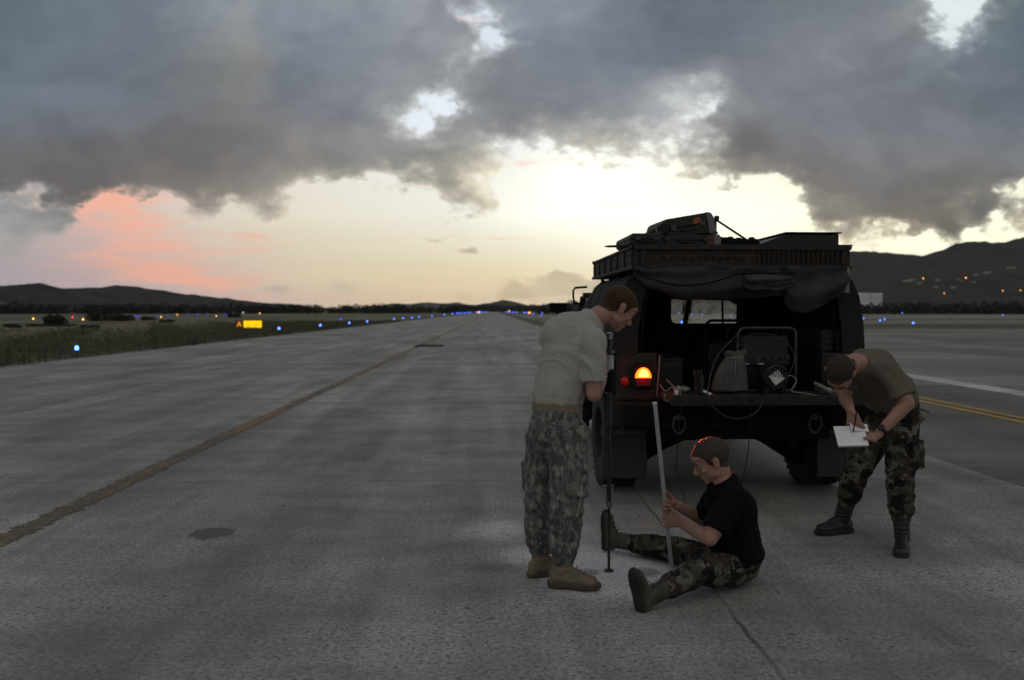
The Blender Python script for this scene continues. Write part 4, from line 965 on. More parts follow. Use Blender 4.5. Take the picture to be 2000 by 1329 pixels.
# windscreen frame with centre post, wipers
mb = MB()
def bar(x0, z0, y0, x1, z1, y1, w_=.05, d_=.04): mb.loft([[Vector((x0 - w_ / 2, y0, z0)), Vector((x0 + w_ / 2, y0, z0)), Vector((x0 + w_ / 2, y0 + d_, z0)), Vector((x0 - w_ / 2, y0 + d_, z0))], [Vector((x1 - w_ / 2, y1, z1)), Vector((x1 + w_ / 2, y1, z1)), Vector((x1 + w_ / 2, y1 + d_, z1)), Vector((x1 - w_ / 2, y1 + d_, z1))]])
for x in (-.94, .94): bar(x, 1.29, 3.18, x * .97, 1.72, 3.06, .07)
cpx = (1340 - 965) / 169 - 1.94
bar(cpx, 1.29, 3.18, cpx + .05, 1.74, 3.06, .055)
mb.bx(-.97, .97, 3.14, 3.20, 1.26, 1.335); mb.bx(-.92, .92, 3.03, 3.09, 1.69, 1.76); wf = mb.build('windscreen_frame', O, TR, bevel=.005)
dg_ = bpy.data.materials.new('dusty_glass'); dg_.use_nodes = True; t_ = NT(dg_.node_tree); t_.t.nodes.clear()
n_ = t_.noise(t_.n('ShaderNodeTexCoord').outputs['Object'], 9, 6, .65, .5); tl = t_.n('ShaderNodeBsdfTranslucent'); tl.inputs[0].default_value = (.75, .70, .60, 1); tp_ = t_.n('ShaderNodeBsdfTransparent'); mx_ = t_.n('ShaderNodeMixShader')
t_.link(t_.ss(n_, .35, .7, .12, .40), mx_.inputs[0]); t_.link(tp_.outputs[0], mx_.inputs[1]); t_.link(tl.outputs[0], mx_.inputs[2]); om = t_.n('ShaderNodeOutputMaterial'); t_.link(mx_.outputs[0], om.inputs[0])
for xa, xb in ((-.90, cpx - .03), (cpx + .08, .90)):
    mb = MB(); mb.loft([[Vector((xa, 3.19, 1.34)), Vector((xb, 3.19, 1.34)), Vector((xb, 3.196, 1.34)), Vector((xa, 3.196, 1.34))], [Vector((xa, 3.085, 1.69)), Vector((xb, 3.085, 1.69)), Vector((xb, 3.091, 1.69)), Vector((xa, 3.091, 1.69))]]); mb.build('windscreen', dg_, TR)
mb = MB(); mb.bx(-.90, .90, 2.75, 3.13, .95, 1.24); mb.lathe([(.17, -.012), (.185, 0), (.17, .012)], (-.55, 2.72, 1.12), (0, 1, .25), 20, caps=False); mb.build('dashboard', M['under'], TR, bevel=.01)
for s in (-.72, .62):
    mb = MB(); mb.bx(s - .2, s + .2, 2.15, 2.6, .8, .98); mb.bx(s - .2, s + .2, 2.1, 2.2, .98, 1.30); mb.build('seat', M['under'], TR, bevel=.03)
# doors (soft, with frame) and mirrors on looped arms
for s in (-1, 1):
    mb = MB(); mb.prism([(2.13, .66), (2.13, 1.26), (2.2, 1.62), (2.75, 1.60), (3.05, 1.28), (3.07, .66)], 'x', s * 1.045, s * 1.075); dr = mb.build('door', O, TR, bevel=.01)
    mb = MB(); mb.bx(s * 1.076, s * 1.10, 2.2, 2.32, 1.02, 1.05); mb.build('door_handle', M['under'], dr)
    mx = s * 1.10; mi_ = MB(); mi_.bx(mx + s * .0, mx + s * .20, 3.10, 3.15, 1.54, 1.585 + .06); mi = mi_.build('mirror', M['under'], TR, bevel=.012)
    mb = MB(); mb.tube([(s * 1.06, 3.0, 1.22), (s * 1.20, 3.1, 1.35), (s * 1.21, 3.12, 1.62)], .011, 8); mb.build('mirror_arm', M['under'], mi, smooth=True)
    mb = MB(); e = s * 1.0; mb.tube([(e, 2.42, 1.62), (s * 1.085, 2.42, 1.64), (s * 1.10, 2.42, 1.70), (s * 1.10, 2.42, 1.77), (s * 1.08, 2.42, 1.80), (s * .95, 2.42, 1.81)], .012, 8); mb.build('grab_rail', M['under'], TR, smooth=True)
# roof rack: steel tray with pressed sides
RX, RZ0, RZ1, RL = .88, 1.90, 2.055, 2.40
mb = MB()
mb.bx(-RX, RX, -.03, RL, RZ0 - .012, RZ0 + .012)
for s in (-1, 1):
    mb.bx(s * (RX - .012), s * RX, -.0325, RL - .001, RZ0 + .013, RZ1); mb.bx(s * (RX - .02), s * (RX + .018), -.045, RL + .015, RZ1 + .001, RZ1 + .022); mb.bx(s * (RX + .001), s * (RX + .02), -.045, RL + .015, RZ0 - .012, RZ0 + .014)
    for k in range(7): mb.bx(s * (RX + .0005), s * (RX + .014), k * .385 + .0, k * .385 + .035, RZ0 + .016, RZ1 - .002)
    for k in range(6):
        y0 = k * .385 + .07; mb.bx(s * (RX + .0005), s * (RX + .008), y0, y0 + .27, RZ0 + .05, RZ0 + .065); mb.bx(s * (RX + .0005), s * (RX + .008), y0, y0 + .27, RZ1 - .045, RZ1 - .03)
for y in (-.045, RL):
    mb.bx(-RX + .001, RX - .001, y, y + .012, RZ0 + .013, RZ1); yy = y - .02 if y < 0 else y + .02
    mb.bx(-RX - .018, RX + .018, min(yy, y) - .004, max(yy, y) + .004, RZ1 + .023, RZ1 + .030)
    if y < 0:
        mb.bx(-RX, RX, -.075, -.046, RZ1 - .014, RZ1 + .0225); mb.bx(-RX, RX, -.075, -.046, RZ0 - .012, RZ0 + .014)
        for k in range(18): x = .12 + k * .040; mb.bx(x, x + .014, -.066, -.046, RZ0 + .035, RZ1 - .03)
        for k in range(12): x = -.64 + k * .058; mb.lathe([(.017, 0), (.017, .012), (.009, .012), (.009, .0)], (x, -.046, RZ0 + .075), (0, -1, 0), 10, caps=False)
        for x in (-.80, .84): mb.bx(x - .03, x + .012, -.068, -.046, RZ0 + .015, RZ1 - .015)
        mb.box((-.755, -.052, RZ0 + .085), (.10, .008, .02), Matrix.Rotation(R(-48), 3, 'Y'))
mb.build('roof_rack', M['rack'], TR, bevel=.003, seg=1)
for s in (-1, 1):
    for y in (.1, 1.2, 2.3): MB().cyl((s * .80, y, 1.80), (s * .80, y, RZ0 - .013), .018).build('rack_post', M['under'], TR, smooth='auto')
# rolled-up rear curtain, drooping in folds
def drape(name, m_, x0, x1, fbot, ftop=1.905, y0=-.05, nx=60, nz=14, amp=.022, freq=17, seed=0, out=.0):
    mb = MB(); g1, g2 = [], []
    for j in range(nz + 1):
        r1, r2 = [], []
        for i in range(nx + 1):
            f_ = i / nx; x = x0 + (x1 - x0) * f_; zb = fbot(f_); z = ftop + (zb - ftop) * j / nz
            q = j / nz; n_ = mnoise.noise(Vector((x * 3 + seed, z * 3, seed)))
            y = y0 - out * math.sin(q * math.pi) - amp * (.3 + q) * math.sin(x * freq + 3 * n_ + seed + q * 2.2) - .035 * n_ - .028 * math.sin(q * 9 + x * 2.5 + seed)
            z += .006 * math.sin(x * 21 + seed)
            r1.append(mb.b.verts.new((x, y, z))); r2.append(mb.b.verts.new((x, y + .012, z)))
        g1.append(r1); g2.append(r2)
    for gset in (g1, g2):
        for a, b_ in zip(gset, gset[1:]):
            for i in range(nx): mb.face((a[i], a[i + 1], b_[i + 1], b_[i]))
    for (a, b_) in ((g1[0], g2[0]), (g1[-1], g2[-1])):
        for i in range(nx): mb.face((a[i], a[i + 1], b_[i + 1], b_[i]))
    for i in (0, nx):
        for a, b_, c_, d_ in zip(g1, g1[1:], g2, g2[1:]): mb.face((a[i], b_[i], d_[i], c_[i]))
    return mb.build(name, m_, TR, smooth=True)
def xl_(px): return (px - 1449) / 244
def zl_(py): return CAMZ - (py - 608) / 244
curt = drape('rolled_curtain', M['canvas_c'], xl_(1232), xl_(1545), lambda f_: interp([(0, zl_(540)), (.1, zl_(562)), (.3, zl_(585)), (.42, zl_(587)), (.65, zl_(583)), (1, zl_(578))], f_), out=.05, seed=2, amp=.02, freq=13)
drape('hanging_flap', M['canvas_c'], xl_(1530), xl_(1652), lambda f_: interp([(0, zl_(590)), (.12, zl_(608)), (.35, zl_(611)), (.6, zl_(603)), (.85, zl_(580)), (1, zl_(562))], f_), y0=-.10, out=.03, seed=7, amp=.018, freq=22, nx=30)
o = drape('clear_window_sheet', M['canvas_l'], xl_(1446), xl_(1538), lambda f_: interp([(0, zl_(560)), (.2, zl_(566)), (.7, zl_(568)), (1, zl_(558))], f_), ftop=zl_(534), y0=-.135, out=.02, seed=4, amp=.006, freq=22, nx=24, nz=10); o.parent = curt
mb = MB(); mb.tube([(xl_(1235 + 310 * k / 14), -.125 - .01 * math.sin(k), zl_(536 + 22 * math.sin(math.pi * min(1, k / 9)) - (k > 9) * 2)) for k in range(15)], .007, 6); mb.build('tie_strap', M['under'], curt, smooth=True)
mb = MB(); mb.bx(xl_(1650), xl_(1659), -.085, -.075, zl_(572), zl_(522)); o = mb.build('strap', M['strap'], TR)

# ------------------------------------------------------------------ things carried on the truck
def on_truck(name, label, cat, loc, rz=0.0, group=None, rot=None):
    root = empty(name, (0, 0, 0), 0, label, cat, group); TP(root, loc, rot or (0, 0, rz)); return root
def rbox(mb, x0, x1, y0, y1, z0, z1, r_=.04, axis='y', n=5):
    P = rrect(x0, x1, z0, z1, r_, n); mb.prism(P, 'y', y0, y1); return mb
def hard_case(name, label, loc, size, rot, m_='case', group='cases on the roof rack', corner=None, r_=.05, sticker=None):
    w_, d_, h = size; root = on_truck(name, label, 'case', loc, group=group, rot=rot)
    mb = MB(); P = rrect(-w_ / 2, w_ / 2, 0, h, min(r_, h * .45)); mb.prism(P, 'y', 0, d_); mb.build('shell', M[m_], root, bevel=.012)
    mb = MB(); P2 = rrect(-w_ / 2 - .006, w_ / 2 + .006, h * .47, h * .55, .003, 2); mb.prism(P2, 'y', -.006, d_ + .006); mb.build('rim_band', M['under'], root)
    for x in (-w_ * .28, w_ * .28): MB().bx(x - .022, x + .022, -.02, -.007, h * .38, h * .66).build('latch', M['dsteel'], root, bevel=.003)
    mb = MB(); mb.tube([(-.06, -.008, h * .34), (-.055, -.03, h * .30), (.055, -.03, h * .30), (.06, -.008, h * .34)], .007, 6); mb.build('handle', M['black'], root, smooth=True)
    if corner: corner(root)
    return root
hard_case('long_case', 'long flat dark case at the left rear of the roof rack', (xl_(1262), .0, 2.086), (.27, .75, .092), (0, 0, 0), r_=.03)
def corner1(root):
    MB().prism([(.168, -.008), (.228, .0), (.228, .12), (.212, .162), (.168, .178)], 'y', -.012, .30).build('corner_guard', M['grey'], root, bevel=.01)
    MB().lathe([(.036, 0), (.036, .004), (0, .004)], (.085, -.001, .11), (0, -1, 0), 14).build('sticker', M['orange'], root)
hard_case('suitcase', 'big tilted case on top of the pile, with grey corner and orange sticker', (xl_(1352), .10, 2.160), (.44, .5, .172), (0, R(-10), R(3)), corner=corner1, r_=.06)
def corner2(root):
    MB().prism([(.225, -.004), (.285, .004), (.285, .062), (.272, .091), (.225, .091)], 'y', -.01, .25).build('corner_guard', M['grey'], root, bevel=.01)
    MB().bx(.165, .224, -.008, .0, .008, .08).build('tape', M['redmat'], root)
hard_case('flat_case', 'low case with a red strip lying under the tilted case', (xl_(1345), .08, 2.086), (.57, .5, .088), (0, 0, 0), corner=corner2, r_=.04)
hard_case('upright_case', 'black upright case right behind the tilted case', (xl_(1406), .35, 2.086), (.15, .4, .25), (0, 0, 0), m_='black', r_=.02)
# wedge-shaped trunk at the right
root = on_truck('duffel_bag', 'dark soft bag sloping down left of the tilted case', 'bag', (xl_(1285), .06, 2.178))
mb = MB(); mb.prism([(-.085, 0), (-.06, .018), (.03, .075), (.10, .095), (.10, 0)], 'y', 0, .40); mb.build('cloth', M['canvas'], root, bevel=.02); MB().bx(-.03, .05, -.006, .0, .008, .016).build('zip', M['dsteel'], root)
root = on_truck('trunk', 'large angular black trunk at the right rear of the roof rack', 'case', (0, 0, 2.086), group='cases on the roof rack')
mb = MB(); P = [(xl_(1492), 0), (xl_(1495), .02), (xl_(1540), .088), (xl_(1545), .094), (xl_(1648), .092), (xl_(1648), 0)]
mb.prism(P, 'y', .02, .75); mb.build('shell', M['case'], root, bevel=.01)
MB().bx(xl_(1538), xl_(1652), .0, .78, .096, .106).build('lid', M['black'], root, bevel=.004)
MB().bx(xl_(1649), xl_(1654), .15, .25, .04, .08).build('latch', M['dsteel'], root)
# bundle of gear and chain between the cases
root = on_truck('cargo_net_bundle', 'lumpy bundle of black straps between the cases on the rack', 'gear bundle', (0, 0, 2.086))
mb = MB(); rr = random.Random(4)
for k in range(15):
    x = xl_(1412) + k * .024; mb.ell((x, .15 + rr.random() * .15, .03 + rr.random() * .015), (.03 + rr.random() * .012, .05, .03 + rr.random() * .022), n=9, m=6)
mb.build('strap_coil', M['under'], root, smooth=True)
MB().bx(xl_(1408), xl_(1500), .33, .6, .0, .045).build('base_board', M['case'], root, bevel=.01)
mb = MB(); 
o = on_truck('tie_bar', 'thin bar slanting down from the upright case to the straps', 'bar', (0, 0, 0)); mb.cyl((xl_(1418), .28, 2.315), (xl_(1478), .20, 2.135), .009, n=8); mb.build('rod', M['rack'], o, smooth='auto'); mb = MB(); mb.cyl((xl_(1412), .24, 2.325), (xl_(1420), .24, 2.325), .022, n=10); mb.build('end_knob', M['black'], o)
o = on_truck('wooden_stake', 'thin stake sticking out over the left side of the rack', 'stake', (0, 0, 0)); MB().cyl((-1.02, .35, 2.096), (-.70, .25, 2.100), .010, n=8).build('shaft', M['rack'], o)
mb = MB(); mb.cyl((-1.06, .362, 2.096), (-1.02, .35, 2.096), .004, .010, n=8); mb.build('tip', M['rack'], o)
o = on_truck('tie_down_strap', 'pale strap round the left end of the tilted case', 'strap', (0, 0, 0)); mb = MB(); mb.tube([(xl_(1281), .05, zl_(438)), (xl_(1283), .06, zl_(448)), (xl_(1287), .06, zl_(456))], .0065, 6); mb.build('webbing', M['strap'], o)

DZ = .91   # deck height
# generator in a tube frame
GX0, GX1, GZ1 = xl_(1437), xl_(1552), zl_(641)
root = on_truck('generator', 'control unit in a tubular carrying frame on the lowered tailgate', 'generator', (0, -.10, DZ))
H_ = GZ1 - DZ
for y in (.0, .30):
    mb = MB(); r_ = .06; P = rrect(GX0, GX1, .0, H_, r_, 6); P = [(x, z) for x, z in P]; mb.tube([(x, y, z) for x, z in P], .013, 8, cyclic=True); mb.build('tube_frame', M['dsteel'] if y == 0 else M['under'], root, smooth=True)
mb = MB()
for x in (GX0 + .1, GX1 - .1): mb.cyl((x, 0, H_), (x, .30, H_), .012); mb.cyl((x, 0, 0), (x, .30, 0), .012)
mb.build('cross_tube', M['under'], root)
MB().bx(GX0 + .04, GX1 - .04, .03, .27, H_ - .26, H_ - .06).build('tank', M['case'], root, bevel=.03)
MB().bx(GX0 + .05, GX1 - .05, .05, .26, .03, H_ - .27).build('engine_block', M['black'], root, bevel=.02)
pn = MB().bx(GX0 + .06, GX1 - .04, .012, .045, H_ - .30, H_ - .21).build('control_panel', M['case'], root, bevel=.004)
for k, x in enumerate((.10, .17, .25, .31, .36)):
    MB().lathe([(.012, 0), (.012, .012), (0, .014)], (GX0 + .08 + x * .9, .011, H_ - .245), (0, -1, 0), 10).build('knob', M['black'] if k % 2 else M['dsteel'], pn)
MB().bx(GX0 + .07, GX0 + .095, .006, .0115, H_ - .292, H_ - .284).build('label_plate', M['white'], pn); MB().bx(GX0 + .165, GX0 + .215, .006, .0115, H_ - .293, H_ - .284).build('label_plate', M['white'], pn)
for x in (GX0 + .14, GX1 - .20): mb = MB(); mb.ell((x, -.002, H_ + .004), (.012, .006, .008), n=8, m=5); mb.build('bolt', M['steel'], root)
# second frame deeper in the bed
root = on_truck('folding_chair_frame', 'dark tubular frame standing behind the generator in the truck bed', 'frame', (0, .35, .87))
mb = MB(); P = rrect(xl_(1404) * 1.05, xl_(1504) * 1.05, .0, .60, .06, 6); mb.tube([(x, 0, z) for x, z in P], .012, 8, cyclic=True); mb.build('tube_frame', M['under'], root, smooth=True)
MB().bx(xl_(1410) * 1.05, xl_(1498) * 1.05, .0, .02, .12, .40).build('panel', M['black'], root, bevel=.004)
# round drum with its diamond hazard label
cx_, cz_ = xl_(1493), zl_(733)
root = on_truck('drum', 'round black drum end with a white diamond striped label', 'drum', (cx_, -.36, cz_))
mb = MB(); mb.lathe([(.0, .0), (.078, .0), (.080, .004), (.092, .004), (.098, .012), (.098, .20), (0, .20)], (0, 0, 0), (0, 1, 0), 36); mb.build('barrel', M['black'], root, smooth='auto')
mb = MB(); mb.tube([(.088 * math.cos(R(a)), -.004, .088 * math.sin(R(a))) for a in range(30, 151, 10)], .006, 6); mb.build('rim_handle', M['dsteel'], root, smooth=True)
a_ = R(8); mb = MB()
def rot2(x, z): return (x * math.cos(a_) + z * math.sin(a_), -x * math.sin(a_) + z * math.cos(a_))
mb.prism([rot2(-.064, 0), rot2(0, -.064), rot2(.064, 0)], 'y', -.006, -.0015)
for k in range(7):
    x = -.0555 + k * .0185; h = .064 - abs(x); wd = .0048
    x0, x1 = max(x - wd, -.064), min(x + wd, .064)
    mb.prism([rot2(x0, .0), rot2(x1, .0), rot2(x1, max(.002, .064 - abs(x1) - .003)), rot2(x0, max(.002, .064 - abs(x0) - .003))], 'y', -.006, -.0015)
mb.build('hazard_label', M['white'], root)
for s in (-1, 1): MB().bx(s * .05, s * .085, .02, .18, -(cz_ - DZ), -.07).build('foot', M['black'], root)
# sack
root = on_truck('sack', 'grey cloth sack leaning on the left of the generator', 'sack', (xl_(1416), -.24, DZ))
mb = MB(); mb.loft([[Vector((sx * a, sy * b_ + .02 + h * .12, h)) + Vector((o_, 0, 0)) for sx, sy in ((-1, -.7), (-.8, -1), (0, -1.1), (.8, -1), (1, -.7), (1, .7), (.8, 1), (-.8, 1), (-1, .7))] for h, a, b_, o_ in ((.004, .125, .045, -.01), (.02, .142, .055, -.01), (.12, .128, .05, .0), (.20, .105, .042, .018), (.255, .080, .032, .035), (.275, .068, .024, .04), (.30, .085, .022, .04), (.325, .080, .014, .045))])
mb.ell((.115, .05, .315), (.022, .02, .030)); mb.ell((-.015, .04, .305), (.025, .018, .024))
sk = organic(mb, 'cloth', M['sack'], None, .007, 3, fn=lambda c_, n_: .007 * mnoise.noise(Vector((c_.x * 22, c_.y * 20, c_.z * 7))) - .010 * max(0, mnoise.noise(Vector((c_.x * 9, 1, c_.z * 6)))))
sk.parent = root
mb = MB(); mb.tube([(.038 + .074 * math.cos(a), .052 + .030 * math.sin(a), .275 + .008 * math.cos(a)) for a in (R(q) for q in range(0, 360, 20))], .005, 6, cyclic=True); mb.tube([(.03, .02, .27), (.025, -.01, .22), (.02, -.03, .14)], .003, 5); mb.build('drawstring', M['strap'], root, smooth=True)
# hanging cable loop over the tailgate edge
def cable(name, label, pts, r_, m_, cat='cable'):
    V = [Vector(p) for p in pts]; out = []
    for i in range(len(V) - 1):
        p0 = V[max(i - 1, 0)]; p1 = V[i]; p2 = V[i + 1]; p3 = V[min(i + 2, len(V) - 1)]
        for k in range(6):
            q = k / 6; out.append(.5 * ((2 * p1) + (-p0 + p2) * q + (2 * p0 - 5 * p1 + 4 * p2 - p3) * q * q + (-p0 + 3 * p1 - 3 * p2 + p3) * q ** 3))
    out.append(V[-1]); o_ = MB().tube(out, r_, 7).build(name, M[m_], None, smooth=True); o_.data.transform(TM); tag(o_, label, cat); return o_
def tp(px, py, y): s_c = F / (7.2 + y); return ((px - 965) / s_c - 2.0, y, CAMZ - (py - 608) / s_c)
cable('cable_loop', 'green cable hanging in a loop below the tailgate edge', [tp(1440, 655, -.15), tp(1400, 700, -.3), tp(1382, 765, -.53), tp(1390, 792, -.56), tp(1412, 812, -.57), tp(1440, 820, -.57), tp(1470, 813, -.57), tp(1488, 795, -.55), tp(1490, 780, -.53)], .0055, 'cable')
cable('draped_cable', 'thin green cable arched over the generator frame', [tp(1400, 668, .1), tp(1440, 668, -.12), tp(1480, 652, -.12), tp(1530, 662, -.12), tp(1556, 700, -.13), tp(1535, 745, -.2), tp(1500, 768, -.3)], .0045, 'cable')
cable('bag_cord', 'cord running from the sack to the drum', [tp(1445, 672, -.2), tp(1465, 680, -.28), tp(1478, 695, -.33), tp(1484, 715, -.38)], .004, 'cable')
cable('hanging_rope', 'thin rope hanging from the bumper behind the seated man', [tp(1470, 770, -.53), tp(1466, 850, -.50), tp(1460, 910, -.42), tp(1448, 962, -.35)], .004, 'black', 'rope')
cable('ground_cord', 'black cord hanging from the shackle and trailing behind the staff', [tp(1330, 780, -.53), tp(1326, 850, -.4), tp(1322, 920, -.3), tp(1330, 955, -.35), (tp(1352, 972, -.4)[0], -.4, .012), (tp(1385, 960, .1)[0], .1, .012)], .004, 'black', 'cord')
# clutter on the deck, most of it catching the red light
root = on_truck('flashlight', 'black upright flashlight standing near the tail lamp', 'flashlight', (xl_(1339), -.40, DZ))
MB().lathe([(.020, 0), (.020, .13), (.028, .15), (.030, .19), (.026, .192), (0, .19)], n=16).build('barrel', M['black'], root, smooth='auto'); MB().lathe([(.0215, .05), (.0215, .058)], n=16).build('switch_ring', M['dsteel'], root)
root = on_truck('canister', 'dark grey canister right of the upright flashlight', 'canister', (xl_(1346) + .018, -.30, DZ))
MB().lathe([(.032, 0), (.032, .13), (.02, .15), (.02, .165), (0, .165)], n=16).build('can', M['case'], root, smooth='auto'); MB().lathe([(.014, .165), (.014, .185), (0, .185)], n=10).build('cap', M['steel'], root)
root = on_truck('marker_pen', 'small white and red marker lying on the tailgate edge', 'marker', (xl_(1358), -.45, DZ + .012), rot=(0, R(22), R(-30)))
MB().cyl((-.045, 0, 0), (.02, 0, 0), .011).build('barrel', M['white'], root, smooth='auto'); MB().cyl((.02, 0, 0), (.045, 0, 0), .0115).build('cap', M['redmat'], root, smooth='auto')
root = on_truck('rag', 'pale crumpled rag by the flashlight on the tailgate', 'rag', (xl_(1316), -.25, DZ))
mb = MB(); rr = random.Random(9)
for k in range(7): mb.ell((rr.uniform(-.05, .05), rr.uniform(-.03, .03), .02 + rr.random() * .02), (.03, .03, .02))
o = organic(mb, 'cloth', M['glove'], None, .006, 2, fn=lambda c_, n_: .008 * mnoise.noise(c_ * 40)); o.parent = root
for k, (pts, lb) in enumerate((([tp(1290, 752, -.12), tp(1300, 765, -.18), tp(1313, 758, -.2), tp(1322, 768, -.3), tp(1308, 776, -.35), tp(1296, 770, -.3)], 'tangled wire catching the red light below the tail lamp'), ([tp(1303, 742, -.1), tp(1312, 752, -.15), tp(1322, 764, -.25), tp(1300, 785, -.50), tp(1296, 772, -.53)], 'red lit wire running from the bed to the tailgate edge'))):
    cable('wire', lb, pts, .0050, 'grey', 'wire')
root = on_truck('hook', 'small metal hook with a red lit face at the tailgate corner', 'hook', (xl_(1297), -.46, DZ))
MB().box((0, 0, .022), (.03, .02, .035)).build('latch_plate', M['white'], root, bevel=.004); mb = MB(); mb.tube([(.0, 0, .035), (.02, 0, .05), (.035, 0, .03), (.03, 0, .005)], .005, 6); mb.build('hook_bar', M['steel'], root)
root = on_truck('torch', 'pale angled hand torch lying on the right of the tailgate', 'torch', (xl_(1582), -.30, DZ + .055), rot=(0, R(28), R(-12)))
MB().lathe([(.014, -.05), (.016, 0), (.016, .05), (.024, .07), (.024, .10), (.0, .10)], (0, 0, 0), (1, 0, 0), 16).build('barrel', M['glove'], root, smooth='auto'); MB().lathe([(.020, .0), (.020, .006), (0, .006)], (.101, 0, 0), (1, 0, 0), 14).build('lens', M['steel'], root)
MB().bx(-.03, .06, -.02, .02, -.045, -.022).build('clip', M['dsteel'], root)
cable('green_lead', 'thin lead curling over the right of the tailgate', [tp(1530, 745, -.3), tp(1548, 735, -.2), tp(1560, 745, -.25), tp(1550, 765, -.4), tp(1575, 770, -.45), tp(1600, 775, -.47)], .004, 'strap', 'cable')
root = on_truck('ammo_box', 'dark metal box standing in the left of the truck bed', 'box', (xl_(1300) + .10, .25, .87))
MB().bx(-.10, .10, 0, .3, 0, .26).build('shell', M['case'], root, bevel=.006); MB().bx(-.105, .105, -.005, .305, .262, .285).build('lid', M['case'], root, bevel=.004)
mb = MB(); mb.tube([(-.05, .15, .286), (-.045, .15, .31), (.045, .15, .31), (.05, .15, .286)], .005, 6); mb.build('handle', M['dsteel'], root)
root = on_truck('bracket_post', 'slim upright post at the inner edge of the left rear corner', 'post', (xl_(1285), -.015, DZ - .04))
mb = MB(); mb.box((0, 0, .16), (.012, .02, .33), Matrix.Rotation(R(4), 3, 'Y')); mb.build('post', M['grey'], root, bevel=.002); MB().bx(-.02, .02, -.015, .015, -.03, 0).build('foot', M['dsteel'], root)

# ------------------------------------------------------------------ people: joints in world space
P1 = dict(
 head=J(1208, 603, 5.16), F=Vector((.76, .22, -.66)), U=Vector((.58, .14, .74)),
 NB=J(1148, 632, 5.14), CH=J(1118, 690, 5.10), WA=J(1090, 770, 5.08), PE=J(1085, 838, 5.06), RV=Vector((.62, -.78, 0)), RVp=Vector((.60, -.80, 0)),
 SR=J(1160, 668, 4.96), SL=J(1112, 645, 5.30), ER=J(1160, 770, 4.93), EL=J(1152, 725, 5.44), WR=J(1192, 722, 5.15), WL=J(1190, 700, 5.32),
 HR=J(1113, 862, 4.98), HL=J(1064, 862, 5.15), KR=J(1106, 985, 4.93), KL=J(1056, 975, 5.16), AR=J(1098, 1110, 4.93), AL=J(1056, 1092, 5.16),
 TR=Vector((.97, -.22, 0)), TL=Vector((.93, .35, 0)))
P2 = dict(
 head=J(1389, 900, 5.02), F=Vector((-.88, .02, -.44)), U=Vector((-.44, .02, .90)),
 NB=J(1412, 945, 5.03), CH=J(1424, 1000, 5.03), WA=J(1432, 1062, 5.03), PE=J(1438, 1098, 5.03), RV=Vector((.12, 1, 0)), RVp=Vector((.05, 1, 0)),
 SL=J(1434, 972, 4.85), SR=J(1402, 965, 5.21), EL=J(1386, 1052, 4.78), ER=J(1375, 1015, 5.33), WL=J(1326, 1022, 4.99), WR=J(1330, 994, 5.22),
 HL=J(1432, 1112, 4.94), HR=J(1415, 1106, 5.14), KL=J(1366, 1114, 4.76), KR=J(1318, 1074, 5.42), AL=J(1270, 1166, 4.57), AR=J(1203, 1056, 5.66),
 TL=Vector((-.18, -.12, 1)), TR=Vector((-.10, .10, 1)))
P3 = dict(
 head=J(1640, 730, 5.50), F=Vector((-.26, -.18, -.95)), U=Vector((-.46, -.80, .28)),
 NB=J(1672, 711, 5.64), CH=J(1706, 730, 5.74), WA=J(1742, 778, 5.90), PE=J(1746, 818, 5.97), RV=Vector((-.66, .75, 0)), RVp=Vector((-.62, .78, 0)),
 SL=J(1738, 728, 5.50), SR=J(1656, 712, 5.82), EL=J(1772, 788, 5.42), ER=J(1651, 778, 5.72), WL=J(1718, 833, 5.30), WR=J(1666, 812, 5.50),
 HL=J(1762, 842, 5.90), HR=J(1718, 840, 6.08), KL=J(1758, 940, 5.72), KR=J(1670, 925, 6.02), AL=J(1762, 1048, 5.68), AR=J(1645, 1012, 6.12),
 TL=Vector((-.45, -.90, 0)), TR=Vector((-.97, -.26, 0)))
def jl(P, a, b): return (P[a] - P[b]).length
def N(v_): return Vector(v_).normalized()
